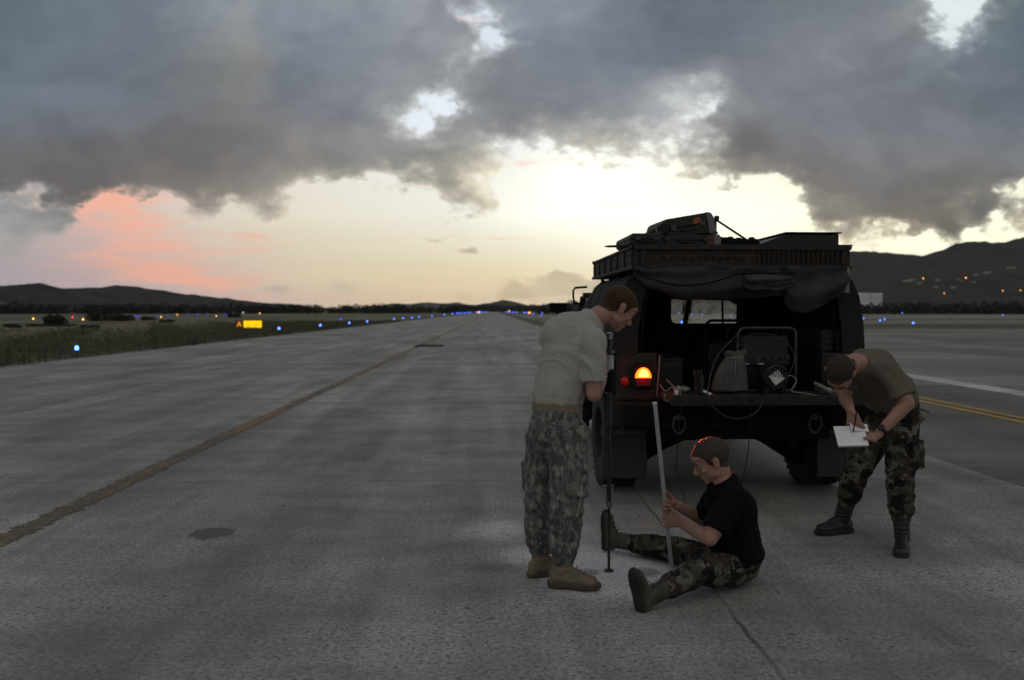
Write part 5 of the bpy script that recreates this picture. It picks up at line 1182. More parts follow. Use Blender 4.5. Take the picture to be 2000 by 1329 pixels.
def hand(mb, W, d_, nrm, th, curls=(55, 70, 45), tc=(25, 30), s=1.06, spread=.06, tdir=None):
    "palm, four separate fingers and a thumb; d_ = towards the fingers, nrm = the way the palm faces, th = thumb side"
    d_ = N(d_); nrm = N(Vector(nrm) - d_ * d_.dot(nrm)); th = N(Vector(th) - d_ * d_.dot(th) - nrm * nrm.dot(th))
    W = Vector(W)
    mb.eseg(W + d_ * .005, W + d_ * (.078 * s), .026 * s, .016 * s, .040 * s, .014 * s, th, n=14, e0=.8, e1=.6)
    mb.ell(W + d_ * .030 * s + th * .020 * s + nrm * .008, (.020 * s, .020 * s, .020 * s))
    L = (.070, .079, .074, .058); Rr = (.0098, .0102, .0098, .0086)
    for i in range(4):
        off = (1.5 - i) * .0215 * s; b = W + d_ * ((.080 if i in (1, 2) else .074) * s) + th * off
        a = 0; p = b; dd = (d_ + th * (spread * (1.5 - i))).normalized()
        pts = [p - dd * .012]; rs_ = [Rr[i] * s]; pts.append(p); rs_.append(Rr[i] * s)
        cv = curls[i] if isinstance(curls[0], (tuple, list)) else curls
        for j, f_ in enumerate((.46, .30, .24)):
            a += R(cv[j] + i * 3); q = dd * math.cos(a) + nrm * math.sin(a); p = p + q * (L[i] * f_ * s); pts.append(p); rs_.append(Rr[i] * s * (1 - .10 * (j + 1)))
        mb.chain(pts, rs_, th, n=10)
    b = W + d_ * .022 * s + th * .028 * s; q = N(tdir) if tdir is not None else N(d_ * .62 + th * .62 + nrm * .35)
    p1 = b + q * .036 * s; q2 = N(q + N(nrm * .6 + d_ * .5) * math.sin(R(tc[0]))); p2 = p1 + q2 * .032 * s; q3 = N(q2 + nrm * math.sin(R(tc[1]))); p3 = p2 + q3 * .024 * s
    mb.chain([b, p1, p2, p3], [.015 * s, .0125 * s, .0115 * s, .0095 * s], n=10)
def add_head(mb, c_, F_, U_, s=1.03):
    F_ = N(F_); U_ = N(Vector(U_) - F_ * F_.dot(U_)); Rg = F_.cross(U_); MM = Matrix((Rg, F_, U_)).transposed()
    P = lambda r_, f_, u_: c_ + (Rg * r_ + F_ * f_ + U_ * u_) * s
    E = lambda p, rad: mb.ell(P(*p), tuple(x * s for x in rad), MM, 18, 12)
    E((0, -.014, .030), (.077, .097, .087)); E((0, .030, -.022), (.063, .060, .085)); E((0, .036, -.062), (.050, .048, .044)); E((0, .068, -.092), (.022, .018, .018))
    E((0, .078, .020), (.050, .018, .015)); E((0, .062, .05), (.055, .035, .03))
    for sg in (-1, 1):
        E((sg * .040, .062, -.022), (.022, .022, .018)); E((sg * .012, .100, -.033), (.010, .011, .008))
        E((sg * .080, -.008, -.008), (.009, .018, .031)); E((sg * .086, -.016, .004), (.007, .014, .022)); E((sg * .078, .0, -.030), (.007, .010, .012)); E((sg * .048, .02, -.055), (.02, .03, .03))
    mb.eseg(P(0, .088, .006), P(0, .110, -.026), .008 * s, .009 * s, .011 * s, .012 * s, Rg)
    E((0, .086, -.056), (.023, .011, .006)); E((0, .084, -.067), (.020, .010, .006)); E((0, .078, -.078), (.018, .010, .010))
    return dict(c=c_, F=F_, U=U_, R=Rg, s=s, MM=MM)
def flesh(P, hands):
    mb = MB(); H = add_head(mb, P['head'], P['F'], P['U']); P['H'] = H
    nk = H['c'] - H['U'] * .045 - H['F'] * .025
    mb.eseg(nk + H['U'] * .03, P['NB'], .058, .062, .064, .062, H['R'])
    mb.eseg(P['NB'] , P['CH'], .09, .07, .155, .105, P['RV']); mb.eseg(P['CH'], P['WA'], .155, .105, .135, .10, P['RV']); mb.eseg(P['WA'], P['PE'], .135, .10, .150, .11, P['RVp'])
    for q in 'LR':
        S_, E_, W_ = P['S' + q], P['E' + q], P['W' + q]
        mb.cap(P['NB'] * .7 + P['CH'] * .3, S_, .060, .056); mid = E_.lerp(W_, .28)
        mb.chain([S_, S_.lerp(E_, .45), E_], [.058, .054, .044]); 
        _, sd_, _2 = frame(W_ - E_, P['RV']); mb.chain([E_, mid, W_], [(.044, .044), (.042, .040), (.029, .024)], P.get('wside', (1, 0, 0)))
        Hh, K_, A_ = P['H' + q], P['K' + q], P['A' + q]
        mb.chain([Hh, K_, K_.lerp(A_, .3), A_], [.078, .055, .050, .032])
        mb.eseg(A_ - N(K_ - A_) * .015, A_ + N(P['T' + q]) * .06 - N(K_ - A_) * .045, .024, .024, .022, .018)
        hand(mb, **hands[q])
    return mb
def face_fn(H):
    c_, F_, U_, Rg, s = H['c'], H['F'], H['U'], H['R'], H['s']
    eyes = [c_ + (Rg * (sg * .032) + F_ * .088 + U_ * .000) * s for sg in (-1, 1)]
    def fn(co, no):
        if (co - c_).length > .14: return None
        o_ = Vector((0, 0, 0))
        for e in eyes:
            d2 = (co - e).length_squared; o_ -= F_ * (.010 * math.exp(-d2 / (2 * .0125 ** 2)))
        return o_
    return fn
def hair_from(body, H, name, m_, parent, line, thick=.007):
    "short hair grown from the scalp faces of the body mesh"
    c_, F_, U_, Rg, s = H['c'], H['F'], H['U'], H['R'], H['s']; me = body.data; sel = {}
    def above(p):
        d_ = (p - c_) / s; f_, u_, r_ = d_.dot(F_), d_.dot(U_), abs(d_.dot(Rg))
        if d_.length > .15 or u_ < -.075: return -1
        if r_ > .0765 and -.045 < u_ < .026: return -1
        return u_ - interp(line, f_) + .004 * mnoise.noise(p * 120)
    val = [above(v_.co) for v_ in me.vertices]; V, idx, Fq = [], {}, []
    for p in me.polygons:
        if len(p.vertices) == 4 and all(val[i] > 0 for i in p.vertices):
            q = []
            for i in p.vertices:
                if i not in idx:
                    v_ = me.vertices[i]; du = (v_.co - c_).dot(U_) / s; t_ = thick * min(1, val[i] / .02 + .08) * (.3 + .7 * max(0, min(1, (du + .01) / .055)))
                    n_ = mnoise.noise(v_.co * 170) * .0036 + mnoise.noise(v_.co * 60) * .0020; idx[i] = len(V); V.append(v_.co + v_.normal * (t_ + n_ * min(1, val[i] / .01)))
                q.append(idx[i])
            Fq.append(q)
    o = mesh_np(name, [tuple(x) for x in V], Fq, m_, None, True); return o
EXTRA = []
M['lace'] = mat('dark_laces', (.035, .03, .024), .9)
def boot(A_, K_, T_, m_, ms, shaft=.19, s=1.05, Uo=None):
    U_ = N(Uo) if Uo is not None else N(K_ - A_); T_ = N(Vector(T_) - U_ * U_.dot(T_)); Sd = T_.cross(U_)
    mb = MB(); P = lambda t_, u_: A_ + T_ * t_ * s + U_ * u_ * s
    mb.eseg(P(0, -.01), A_ + N(K_ - A_) * shaft, .046 * s, .052 * s, .054 * s, .058 * s, Sd, e1=.15)
    mb.eseg(P(-.035, -.045), P(.06, -.045), .038 * s, .036 * s, .044 * s, .040 * s, Sd); mb.eseg(P(.05, -.050), P(.165, -.066), .046 * s, .034 * s, .042 * s, .024 * s, Sd, e1=.9)
    mb.eseg(P(.01, 0), P(.10, -.045), .034 * s, .034 * s, .036 * s, .03 * s, Sd)
    mb.eseg(P(.115, -.058), P(.165, -.062), .049 * s, .036 * s, .045 * s, .028 * s, Sd, e0=.3, e1=.8)       # toe cap
    mb.eseg(P(-.052, -.075), P(-.050, -.02), .034 * s, .022 * s, .032 * s, .020 * s, Sd, e0=.2, e1=.6)        # heel counter
    top = A_ + N(K_ - A_) * shaft; mb.eseg(top - N(K_ - A_) * .022, top, .060 * s, .064 * s, .061 * s, .065 * s, Sd, e0=.2, e1=.2)
    def crease(c_, n_):
        h = (c_ - A_).dot(N(K_ - A_)); return .0022 * mnoise.noise(c_ * 34) + .0030 * math.exp(-((h - .035) / .045) ** 2) * math.sin(h * 230 + 3 * mnoise.noise(c_ * 12))
    b = organic(mb, 'boot', m_, None, .0052, 2, fn=crease)
    mb = MB(); pl_, pr_ = [], []
    for k in range(12):
        if k < 5: q = P(.118 - k * .020, -.022 + k * .0155); o_ = U_ * .003
        else: q = A_ + N(K_ - A_) * (.040 + (k - 5) * .021) + T_ * (.0575 * s); o_ = T_ * .001
        q = q + o_; sg = 1 if k % 2 else -1
        mb.tube([q - Sd * .021 * s - o_, q - Sd * .012 * s * 1 + o_ * .6, q + Sd * .012 * s + o_ * .6 + N(K_ - A_) * .006, q + Sd * .021 * s - o_], .0024, 5)
    lc = mb.build('laces', M['lace'], None, smooth=True)
    # sole: outline swept through its thickness, with tread lugs
    out = [(-.078, .0), (-.070, .028), (-.03, .036), (.04, .034), (.10, .046), (.16, .044), (.195, .026), (.205, 0)]
    ol = out + [(t_, -w_) for t_, w_ in reversed(out[1:-1])]
    mb = MB(); 
    def ring(u_, k): return [A_ + (T_ * (t_ * k + .06 * (1 - k)) + Sd * w_ * k + U_ * u_) * s for t_, w_ in ol]
    mb.loft([ring(-.098, .97), ring(-.092, 1.02), ring(-.072, 1.03), ring(-.068, .98)])
    for t_, w_ in ((-.06, .02), (-.035, .025), (-.01, .025), (.07, .03), (.095, .034), (.12, .036), (.145, .034), (.17, .028)):
        for sg in (-1, 1):
            c_ = A_ + (T_ * t_ + Sd * (sg * w_ * .55) + U_ * -.100) * s; mb.box(c_, (.014 * s, w_ * .85 * s, .006 * s), Matrix((T_, Sd, U_)).transposed())
    so = mb.build('sole', ms, None, bevel=.002); lc.parent = b; EXTRA.append((lc, b))
    return b, so
def wrinkle(amp, sx=9, sy=9, sz=22, seed=0, zones=()):
    def fn(co, no):
        p = Vector((co.x * sx + seed, co.y * sy, co.z * sz)); n_ = mnoise.noise(p) ; r_ = 1 - abs(mnoise.noise(p * .55 + Vector((5, 1, 2)))) * 2.2
        k = amp * (.6 * n_ + .8 * max(0, r_) ** 2 - .25)
        for (c_, rad, m_) in zones:
            w_ = math.exp(-(co - c_).length_squared / (2 * rad * rad)); k += m_ * w_ * (math.sin((co - c_).z * 85 + (co - c_).x * 30 + 4 * n_ + 4 * mnoise.noise(co * 7)) * .42)
        return k
    return fn
def folds(amp, dirn, seed, hem, arm):
    dirn = N(dirn); oth = N(Vector((-dirn.z, .1, dirn.x)))
    def fn(co, no):
        a, b_ = co.dot(dirn), co.dot(oth); w_ = mnoise.noise(co * 4 + Vector((seed, 0, 0)))
        r_ = 1 - abs(mnoise.noise(Vector((a * 11 + w_ * 2, b_ * 2.6, co.y * 3 + seed)))) * 2.6
        r2 = 1 - abs(mnoise.noise(Vector((a * 22 + w_ * 3, b_ * 5, co.y * 5 - seed)))) * 2.6
        k = amp * (max(0, r_) ** 2 - .3 + .35 * max(0, r2) ** 2)
        k += .007 * math.exp(-(co - arm).length_squared / .012) * math.sin(a * 70 + 3 * w_)
        k += .005 * math.exp(-abs(co.z - hem.z) / .05) * math.sin(math.atan2(co.y - hem.y, co.x - hem.x) * 11 + 4 * w_)
        return k
    return fn
def finish(body, kids, label, origin, subs=()):
    body.name = 'person'; body.data.transform(Matrix.Translation(-Vector(origin))); body.location = origin
    for k in kids:
        k.data.transform(Matrix.Translation(-Vector(origin))); k.parent = body
    for sub, par in list(subs) + EXTRA:
        sub.data.transform(Matrix.Translation(-Vector(origin))); sub.parent = par
    EXTRA.clear(); tag(body, label, 'person', 'the three men working behind the truck')
HL_LINE = [(-.13, -.070), (-.06, -.064), (-.03, -.050), (-.012, -.02), (.0, .010), (.012, -.016), (.028, -.010), (.036, .028), (.055, .052), (.075, .066), (.10, .072)]
def eyes_and_brows(H, hm):
    out = []
    for sg in (-1, 1):
        mb = MB(); mb.ell(H['c'] + (H['R'] * (sg * .032) + H['F'] * .0720 + H['U'] * -.002) * H['s'], (.0112, .0112, .0112), H['MM']); out.append(mb.build('eye', M['eye'], None, smooth=True))
        mb = MB(); q = lambda r_, f_, u_: H['c'] + (H['R'] * (sg * r_) + H['F'] * f_ + H['U'] * u_) * H['s']
        mb.chain([q(.014, .0945, .022), q(.032, .0925, .027), q(.048, .080, .023)], [(.0035, .003), (.004, .003), (.002, .002)]); out.append(mb.build('eyebrow', hm, None, smooth=True))
        mb = MB(); mb.ell(q(.032, .0745, .0015), (.0155, .0125, .0118), H['MM']); out.append(mb.build('eyelid', M['skin'], None, smooth=True))
    return out

# --- the measuring tools first: the rod of the soil probe and the staff
PX, PY = J(1189, 1120, 5.25).x, 5.25
root = empty('soil_probe', (PX, PY, 0), 0, 'thin upright steel probe rod driven into the pavement beside the standing man', 'probe')
mb = MB(); mb.cyl((0, 0, -.03), (0, 0, .40), .0085, n=10); mb.build('lower_rod', M['dsteel'], root, smooth='auto')
MB().lathe([(.012, .0), (.030, .003), (.030, .010), (.012, .014)], n=16).build('foot_disc', M['dsteel'], root, smooth='auto')
mb = MB(); mb.cyl((0, 0, .385), (0, 0, .42), .018, n=12)
for s in (-1, 1): mb.box((s * .020, 0, .46), (.008, .012, .10)); mb.cyl((s * .020, 0, .505), (s * .020, 0, .518), .009, n=8)
mb.cyl((-.038, 0, .512), (.02, 0, .512), .006, n=8); mb.build('fork', M['steel'], root, bevel=.001)
MB().cyl((0, 0, .40), (0, 0, 1.40), .0125, n=12).build('upper_rod', M['dsteel'], root, smooth='auto')
MB().lathe([(.014, 1.07), (.036, 1.075), (.038, 1.085), (.038, 1.19), (.036, 1.20), (.014, 1.205)], n=20).build('drop_hammer', M['under'], root, smooth='auto')
MB().lathe([(.014, 1.206), (.026, 1.21), (.026, 1.285), (.014, 1.29)], n=16).build('collar', M['alu'], root, smooth='auto')
MB().lathe([(.013, 1.38), (.022, 1.385), (.022, 1.42), (.0, 1.425)], n=14).build('end_cap', M['steel'], root, smooth='auto')
S0, S1 = J(1312, 1112, 5.30), J(1279, 790, 5.08); S0.z = .0
root = empty('measuring_staff', S0, 0, 'pale grey measuring staff held upright by the seated man', 'staff')
sd_ = (S1 - S0); t_, a_, b_ = frame(sd_, (1, 0, 0)); Ms = Matrix((a_, b_, t_)).transposed()
mb = MB(); mb.box(sd_ / 2, (.023, .011, sd_.length), Ms); mb.build('bar', M['alu'], root, bevel=.002)
mb = MB()
for k in range(40): mb.box(t_ * (.03 + k * .025) - b_ * .0073 + a_ * (-.006 if k % 4 else -.003), (.007 if k % 4 else .017, .0006, .0016), Ms)
mb.build('graduation', M['black'], root)
mb = MB(); mb.box(t_ * (sd_.length + .006), (.027, .015, .012), Ms); mb.build('end_cap', M['white'], root, bevel=.002)
def on_staff(py): 
    k = (1112 - py) / (1112 - 790); return S0 + sd_ * k

# --- man 1: standing, sand t-shirt
P = P1; pole = Vector((PX, PY, 0))
P['wside'] = (0, 0, 1)
P['WR'] = Vector((PX - .050, PY - .085, 1.145)); P['WL'] = Vector((PX - .045, PY + .085, 1.245))
h1 = dict(R=dict(W=P['WR'], d_=Vector((.10, 1, .05)), nrm=Vector((1, 0, 0)), th=(0, 0, 1), curls=(62, 72, 50), tdir=(.5, .7, .4)),
          L=dict(W=P['WL'], d_=Vector((.08, -1, 0)), nrm=Vector((1, 0, 0)), th=(0, 0, 1), curls=(62, 72, 50), tdir=(.5, -.7, .4)))
body = organic(flesh(P, h1), 'person', M['skin'], None, .0045, 3, fn=face_fn(P['H']))
hair = hair_from(body, P['H'], 'hair', M['hair_r'], None, HL_LINE, .008)
mb = MB()
hem = P['WA'].lerp(P['PE'], .32)
mb.eseg(P['NB'] - N(P['NB'] - P['CH']) * .03, P['NB'].lerp(P['CH'], .5), .085, .075, .158, .118, P['RV'], e0=.5); mb.eseg(P['NB'].lerp(P['CH'], .5), P['CH'], .158, .118, .178, .130, P['RV'])
mb.eseg(P['CH'], P['WA'], .178, .130, .168, .132, P['RV']); mb.eseg(P['WA'], hem, .172, .138, .158, .126, P['RVp'], e1=.1)
for q in 'LR':
    S_, E_ = P['S' + q], P['E' + q]; mb.cap(P['NB'].lerp(P['CH'], .22), S_, .070, .070); mb.eseg(S_, S_.lerp(E_, .78), .073, .073, .074, .070, (0, 0, 1), e1=0)
mb.eseg(P['NB'] + N(Vector((.5, .1, .9))) * .018, P['NB'] - N(Vector((.5, .1, .9))) * .03, .068, .068, .084, .080, P['H']['R'], e0=.1)
mb.eseg(J(1112, 650, 5.14), J(1090, 765, 5.08), .160, .125, .160, .135, P['RV']); mb.ell(J(1096, 660, 5.16), (.13, .13, .13)); mb.eseg(P['NB'].lerp(P['CH'], .1), P['NB'].lerp(P['CH'], .6), .10, .10, .15, .13, P['RV'])
shirt = organic(mb, 'tshirt', M['tan_shirt'], None, .0065, 14, fn=folds(.0085, Vector((.55, .1, .83)), 3, hem, P['SR'] + Vector((-.04, 0, -.10))))
mb = MB(); bl = hem - Vector((0, 0, .01)); ax = N(P['WA'] - P['PE']) * .4 + Vector((0, 0, .6))
mb.eseg(bl - N(ax) * .022, bl + N(ax) * .022, .163, .130, .163, .130, P['RVp'], n=40, e0=0, e1=0); belt = mb.build('belt', M['belt'], None, smooth='auto')
mb = MB()
mb.eseg(bl, P['PE'], .158, .125, .172, .142, P['RVp'], e0=.1); mb.eseg(P['PE'], P['PE'] - Vector((0, 0, .06)), .172, .145, .14, .13, P['RVp'])
for q, k in (('R', 1.0), ('L', .98)):
    Hh, K_, A_ = P['H' + q], P['K' + q], P['A' + q]; cf = A_ + N(K_ - A_) * .075
    mb.chain([Hh + Vector((0, 0, .03)), Hh.lerp(K_, .5), K_, K_.lerp(A_, .4), cf + N(K_ - A_) * .07, cf], [(.112, .112), (.104, .108), (.094, .100), (.088, .100), (.090, .098), (.070, .074)], P['RVp'], n=18)
    # cargo pocket
    c_ = Hh.lerp(K_, .62) + N(P['RVp']) * (.082 if q == 'R' else -.082) + Vector((-.005, 0, 0)); mb.box(c_, (.040, .140, .18), Matrix.Rotation(math.atan2(P['RVp'].y, P['RVp'].x), 3, 'Z'))
c_ = P['PE'] + Vector((-.11, -.08, .0)); mb.box(c_ + Vector((0, 0, .0)), (.03, .10, .12), Matrix.Rotation(R(40), 3, 'Z'))
tr = organic(mb, 'trousers', M['abu'], None, .0065, 5, fn=wrinkle(.0075, 9, 9, 17, 5, ((P['KR'], .10, .014), (P['KL'], .10, .014), (P['AR'] + Vector((0, 0, .14)), .06, .02), (P['AL'] + Vector((0, 0, .14)), .06, .02), (P['PE'], .1, .008))))
b1, s1 = boot(P['AR'], P['KR'], P['TR'], M['tan_boot'], M['tan_sole'], Uo=(0, 0, 1)); b2, s2 = boot(P['AL'], P['KL'], P['TL'], M['tan_boot'], M['tan_sole'], Uo=(0, 0, 1))
finish(body, [hair, shirt, belt, tr, b1, b2] + eyes_and_brows(P['H'], M['hair_r']), 'standing man in sand coloured t-shirt and grey-green camouflage trousers bending over the probe rod', (P['PE'].x, P['PE'].y, 0), [(s1, b1), (s2, b2)])

# --- man 2: seated on the ground, black polo shirt
P = P2
gl_, gr_ = on_staff(1010), on_staff(984)
P['WL'] = gl_ + Vector((.078, -.035, -.020)); P['WR'] = gr_ + Vector((.080, .045, -.012)); P['wside'] = (0, .3, 1)
h2 = dict(L=dict(W=P['WL'], d_=Vector((-1, .22, .12)), nrm=Vector((.15, 1, 0)), th=(.0, 0, 1), curls=(48, 72, 50), tdir=Vector((-.55, .15, .8))),
          R=dict(W=P['WR'], d_=Vector((-1, -.25, .06)), nrm=Vector((.15, -1, 0)), th=(.0, 0, 1), curls=(48, 70, 48), tdir=Vector((-.6, -.25, .75))))
body = organic(flesh(P, h2), 'person', M['skin'], None, .0045, 3, fn=face_fn(P['H']))
hair = hair_from(body, P['H'], 'hair', M['hair_b'], None, HL_LINE, .011)
mb = MB(); X = P['CH'] + Vector((.02, 0, -.01))
mb.eseg(P['NB'] + Vector((.015, 0, -.03)), X, .11, .085, .185, .135, P['RV'], e0=.6); mb.eseg(X, P['WA'] + Vector((.01, 0, 0)), .185, .135, .178, .148, P['RV']); mb.eseg(P['WA'] + Vector((.01, 0, 0)), P['PE'] + Vector((.02, 0, .015)), .178, .148, .182, .150, P['RVp'], e1=.1)
for q in 'LR':
    S_, E_ = P['S' + q], P['E' + q]; mb.cap(P['NB'].lerp(P['CH'], .25), S_, .066, .072); mb.eseg(S_, S_.lerp(E_, .80), .074, .074, .082, .076, (0, 1, 0), e1=0)
uu = N(P['H']['U'] * .7 + Vector((-.35, 0, .6))); mb.eseg(P['NB'] + uu * .012, P['NB'] - uu * .05, .073, .073, .105, .09, (0, 1, 0), e0=.1); mb.ell(J(1438, 1000, 5.02), (.12, .17, .14))
mb.eseg(J(1400, 956, 5.03), J(1403, 990, 5.03), .066, .062, .12, .075, (0, 1, 0)); shirt = organic(mb, 'polo_shirt', M['black_shirt'], None, .0065, 10, fn=wrinkle(.006, 8, 8, 12, 8, ((P['WA'], .12, .012),)))
mb = MB(); NBp = P['NB']; u_ = N(P['H']['U'] * .7 + Vector((-.35, 0, .6))); rings = []
t_, a1, b1_ = frame(u_, (0, 1, 0))
for rr_, hh in ((.074, -.010), (.074, .012), (.079, .013), (.098, -.026)):
    rings.append([NBp + t_ * (hh + .02 + (-.02 if math.cos(q) * 0 > 1 else 0)) + a1 * (rr_ * math.cos(q)) + b1_ * (rr_ * math.sin(q)) for q in (2 * math.pi * i / 28 for i in range(28))])
mb.loft(rings, caps=False); collar = mb.build('collar', M['black_shirt'], None, smooth=True)
mb = MB()
mb.eseg(P['PE'] + Vector((.02, 0, .05)), P['PE'] + Vector((.015, 0, -.0)), .168, .140, .180, .115, P['RVp'], e0=.2, e1=.9)
for q in 'LR':
    Hh, K_, A_ = P['H' + q], P['K' + q], P['A' + q]; cf = A_ + N(K_ - A_) * .14
    mb.chain([Hh, Hh.lerp(K_, .5), K_, K_.lerp(A_, .4), cf + N(K_ - A_) * .05, cf], [(.100, .095), (.098, .094), (.080, .080), (.070, .072), (.072, .072), (.062, .062)], (0, 1, 0), n=18)
def flat_ground(base):
    def fn(co, no):
        k = base(co, no); q = co.z + no.z * k
        if q < .006: return Vector((no.x * k, no.y * k, .006 - co.z + .0))
        return no * k
    return fn
tr = organic(mb, 'trousers', M['bdu'], None, .0065, 5, fn=flat_ground(wrinkle(.008, 16, 9, 10, 2, ((P['KR'], .09, .012), (P['KL'], .09, .012), (P['HL'], .08, .010)))))
for k in ('KL', 'KR'): pass
b1, s1 = boot(P['AL'], P['KL'], P['TL'], M['green_boot'], M['black_sole'], s=.93); b2, s2 = boot(P['AR'], P['KR'], P['TR'], M['green_boot'], M['black_sole'], s=.93)
finish(body, [hair, shirt, collar, tr, b1, b2] + eyes_and_brows(P['H'], M['hair_b']), 'seated man in black polo shirt and woodland camouflage trousers holding the staff with both hands', (P['PE'].x, P['PE'].y, 0), [(s1, b1), (s2, b2)])

# --- man 3: bent forward, writing on a pad
P = P3
pc = J(1662, 852, 5.36)                                   # pad centre
Pn = N(Vector((-.10, -.74, .68))); Px_ = N(Vector((.97, -.12, .06)) - Pn * Pn.dot(Vector((.97, -.12, .06)))); Py_ = Pn.cross(Px_)
P['WL'] = pc + Px_ * .165 - Pn * .034 + Py_ * .02; P['WR'] = pc + Px_ * .02 + Py_ * .145 + Pn * .06; P['wside'] = (0, 0, 1)
h3 = dict(L=dict(W=P['WL'], d_=-Px_ + Py_ * -.1, nrm=Pn, th=Py_ * .3 + Pn * .2 - Py_ * 1.0, curls=(0, 4, 4), tdir=-Px_ * .75 + Pn * .55 - Py_ * .2, tc=(5, 0)),
          R=dict(W=P['WR'], d_=-Py_ * .8 - Pn * .55 + Px_ * .05, nrm=-Pn * .55 + Px_ * .6 - Py_ * -.1, th=Px_ * .5 - Py_ * .2 + Pn * .4, curls=(42, 58, 35), tdir=-Py_ * .8 + Px_ * .35 - Pn * .45))
body = organic(flesh(P, h3), 'person', M['skin'], None, .0045, 3, fn=face_fn(P['H']))
hair = hair_from(body, P['H'], 'hair', M['hair_d'], None, HL_LINE, .0035)
mb = MB(); up = Vector((0, 0, 1)); hem = P['WA'].lerp(P['PE'], .35)
mb.eseg(P['NB'].lerp(P['CH'], .12), P['CH'], .12, .085, .178, .125, P['RV'], e0=.6); mb.eseg(P['CH'], P['WA'], .180, .128, .172, .138, P['RV']); mb.eseg(P['WA'], hem, .172, .138, .166, .132, P['RVp'], e1=.1)
mb.ell(P['CH'].lerp(P['WA'], .25) + up * .02, (.13, .13, .12))
for q in 'LR':
    S_, E_ = P['S' + q], P['E' + q]; mb.cap(P['NB'].lerp(P['CH'], .3), S_, .072, .074); mb.eseg(S_, S_.lerp(E_, .80), .076, .074, .086, .076, (1, 0, 0), e1=0)
mb.eseg(P['NB'] - P['H']['U'] * .0 + N(P['NB'] - P['CH']) * .012, P['NB'].lerp(P['CH'], .15), .068, .066, .084, .078, P['RV'], e0=.1)
mb.ell(J(1700, 714, 5.72), (.16, .15, .115)); mb.ell(J(1748, 760, 5.86), (.13, .13, .12))
shirt = organic(mb, 'tshirt', M['brown_shirt'], None, .0065, 12, fn=folds(.0075, Vector((.85, -.1, .5)), 6, hem, P['SL'] + Vector((-.03, 0, -.08))))
mb = MB()
mb.eseg(hem, P['PE'], .166, .132, .176, .150, P['RVp'], e0=.1); mb.eseg(P['PE'], P['PE'] - up * .05, .176, .148, .14, .13, P['RVp'])
for q in 'LR':
    Hh, K_, A_ = P['H' + q], P['K' + q], P['A' + q]; cf = A_ + N(K_ - A_) * .13
    mb.chain([Hh + up * .02, Hh.lerp(K_, .5), K_, K_.lerp(A_, .4), cf + N(K_ - A_) * .06, cf], [(.112, .112), (.104, .104), (.088, .090), (.080, .084), (.084, .086), (.062, .062)], P['RVp'], n=18)
    c_ = Hh.lerp(K_, .45) + N(P['RVp']) * (-.095 if q == 'L' else .095); mb.box(c_, (.045, .16, .19), Matrix.Rotation(math.atan2(P['RVp'].y, P['RVp'].x), 3, 'Z'))
tr = organic(mb, 'trousers', M['bdu'], None, .0065, 5, fn=wrinkle(.0085, 9, 9, 15, 12, ((P['KR'], .10, .014), (P['KL'], .10, .014), (P['AR'] + up * .16, .06, .02), (P['AL'] + up * .16, .06, .02))))
b1, s1 = boot(P['AL'], P['KL'], P['TL'], M['black_boot'], M['black_sole'], Uo=(0, 0, 1)); b2, s2 = boot(P['AR'], P['KR'], P['TR'], M['black_boot'], M['black_sole'], Uo=(0, 0, 1))
dW = N(P['EL'] - P['WL']); mb = MB(); c_ = P['WL'] + dW * .045; t_, a1, b1_ = frame(dW, (0, 0, 1))
mb.eseg(c_ - dW * .010, c_ + dW * .010, .040, .036, .041, .037, a1, n=24, e0=0, e1=0); watch = mb.build('wristwatch', M['black'], None, bevel=.002)
mb = MB(); q = c_ - b1_ * 0 + N(Vector((0, -.6, .8)) - dW * dW.dot(Vector((0, -.6, .8)))) * .038; mb.cyl(q - N(q - c_) * .004, q + N(q - c_) * .009, .021, n=18); dial = mb.build('watch_face', M['black'], None, bevel=.002)
mb = MB(); mb.eseg(hem - N(P['WA'] - P['PE']) * .0, hem + N(P['WA'] - P['PE']) * .035, .172, .138, .172, .138, P['RVp'], n=36, e0=0, e1=0); belt = mb.build('belt', M['black'], None, smooth='auto')
finish(body, [hair, shirt, tr, b1, b2, watch, belt] + eyes_and_brows(P['H'], M['hair_d']), 'man at the right bent forward in brown t-shirt and camouflage trousers, writing on a pad', (P['PE'].x, P['PE'].y, 0), [(s1, b1), (s2, b2), (dial, watch)])
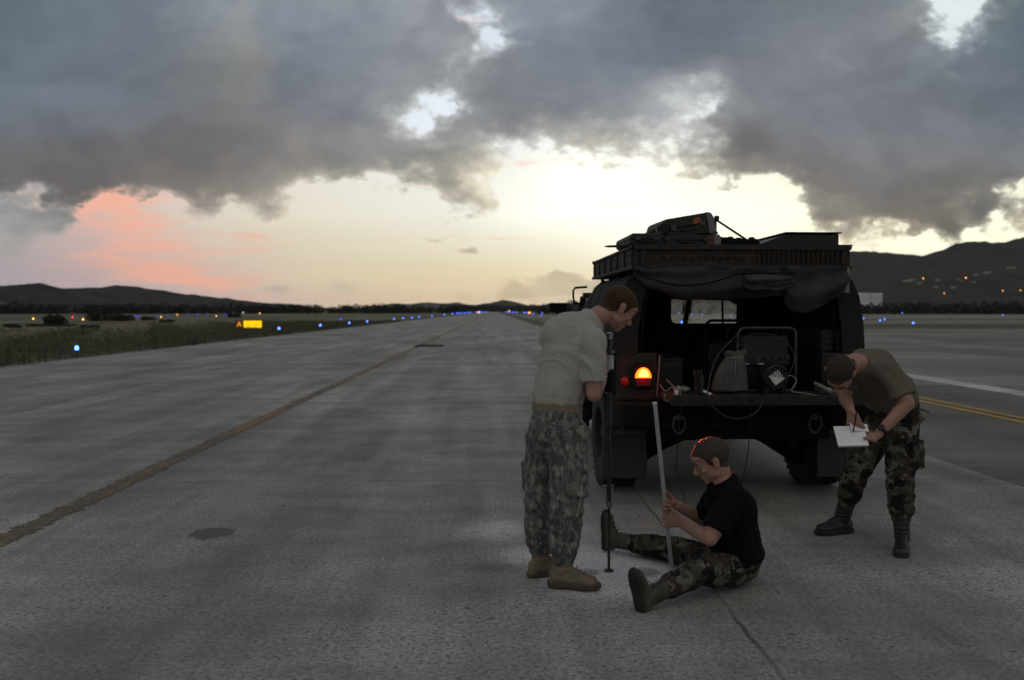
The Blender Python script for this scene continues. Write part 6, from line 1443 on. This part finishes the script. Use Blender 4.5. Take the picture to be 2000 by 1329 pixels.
# pad, pen, gloves
MP = Matrix((Px_, Py_, Pn)).transposed()
root = empty('notepad', pc, 0, 'white notepad with handwriting held by the bent man', 'notepad')
mb = MB(); mb.box((0, 0, -.007), (.180, .145, .004), MP); mb.build('back_board', M['strap'], root)
mb = MB(); mb.box((0, 0, 0), (.178, .143, .008), MP); mb.build('page_block', M['paper'], root)
mb = MB(); mb.box(MP @ Vector((.06, .055, .012)), (.11, .055, .0012), MP @ Matrix.Rotation(R(12), 3, 'Y')); mb.build('lifted_page', M['paper'], root)
mb = MB(); rr = random.Random(2)
for r_ in range(6):
    x = -.075
    while x < .03 + rr.random() * .02:
        w_ = .004 + rr.random() * .012; y = .045 - r_ * .018; pts = [MP @ Vector((x + w_ * k / 4, y + (.0025 if k % 2 else -.001) * rr.uniform(.5, 1), .0046)) for k in range(5)]
        mb.tube(pts, .0006, 4); x += w_ + .004
mb.build('handwriting', M['ink'], root)
tip = pc + Px_ * .015 + Py_ * .02 + Pn * .006; dp = N(Px_ * .12 + Py_ * .55 + Pn * .8)
root = empty('pen', tip, 0, 'dark pen in the writing hand of the bent man', 'pen')
mb = MB(); mb.cyl((0, 0, 0), dp * .012, .001, .0042, n=8); mb.cyl(dp * .012, dp * .13, .0045, n=8); mb.build('barrel', M['black'], root, smooth='auto'); mb = MB(); mb.cyl(dp * .13, dp * .142, .0035, n=8); mb.build('cap', M['dsteel'], root)
gp = J(1786, 798, 5.93)
for k, (dx, lab) in enumerate(((0, 'pale work glove hanging from the back pocket of the bent man'),)):
    mb = MB(); g0 = gp + Vector((dx, 0, 0)); hand(mb, g0 + Vector((-.02, 0, .02)), (.42, .1, -.9), (0, -1, 0), (1, 0, 0), curls=(22, 30, 25), s=.95, spread=.05)
    mb.eseg(g0 + Vector((-.055, -.01, .07)), g0 + Vector((-.02, 0, .015)), .036, .018, .030, .018, (1, 0, .3))
    o = organic(mb, 'work_glove', M['glove'], None, .006, 2, fn=lambda c_, n_: .004 * mnoise.noise(c_ * 45)); o.data.transform(Matrix.Translation(-g0)); o.location = g0; tag(o, lab, 'glove')
HAZE = 2.8e-5

# ------------------------------------------------------------------ air
m_ = bpy.data.materials.new('haze_air'); m_.use_nodes = True; m_.node_tree.nodes.clear(); t_ = NT(m_.node_tree)
pv = t_.n('ShaderNodeVolumePrincipled'); pv.inputs['Density'].default_value = HAZE; pv.inputs['Color'].default_value = (.96, .95, .92, 1)
mo = t_.n('ShaderNodeOutputMaterial'); t_.link(pv.outputs[0], mo.inputs['Volume'])
tag(MB().bx(-8600, 8600, -300, 8600, -3, 430).build('haze', m_), kind='stuff')
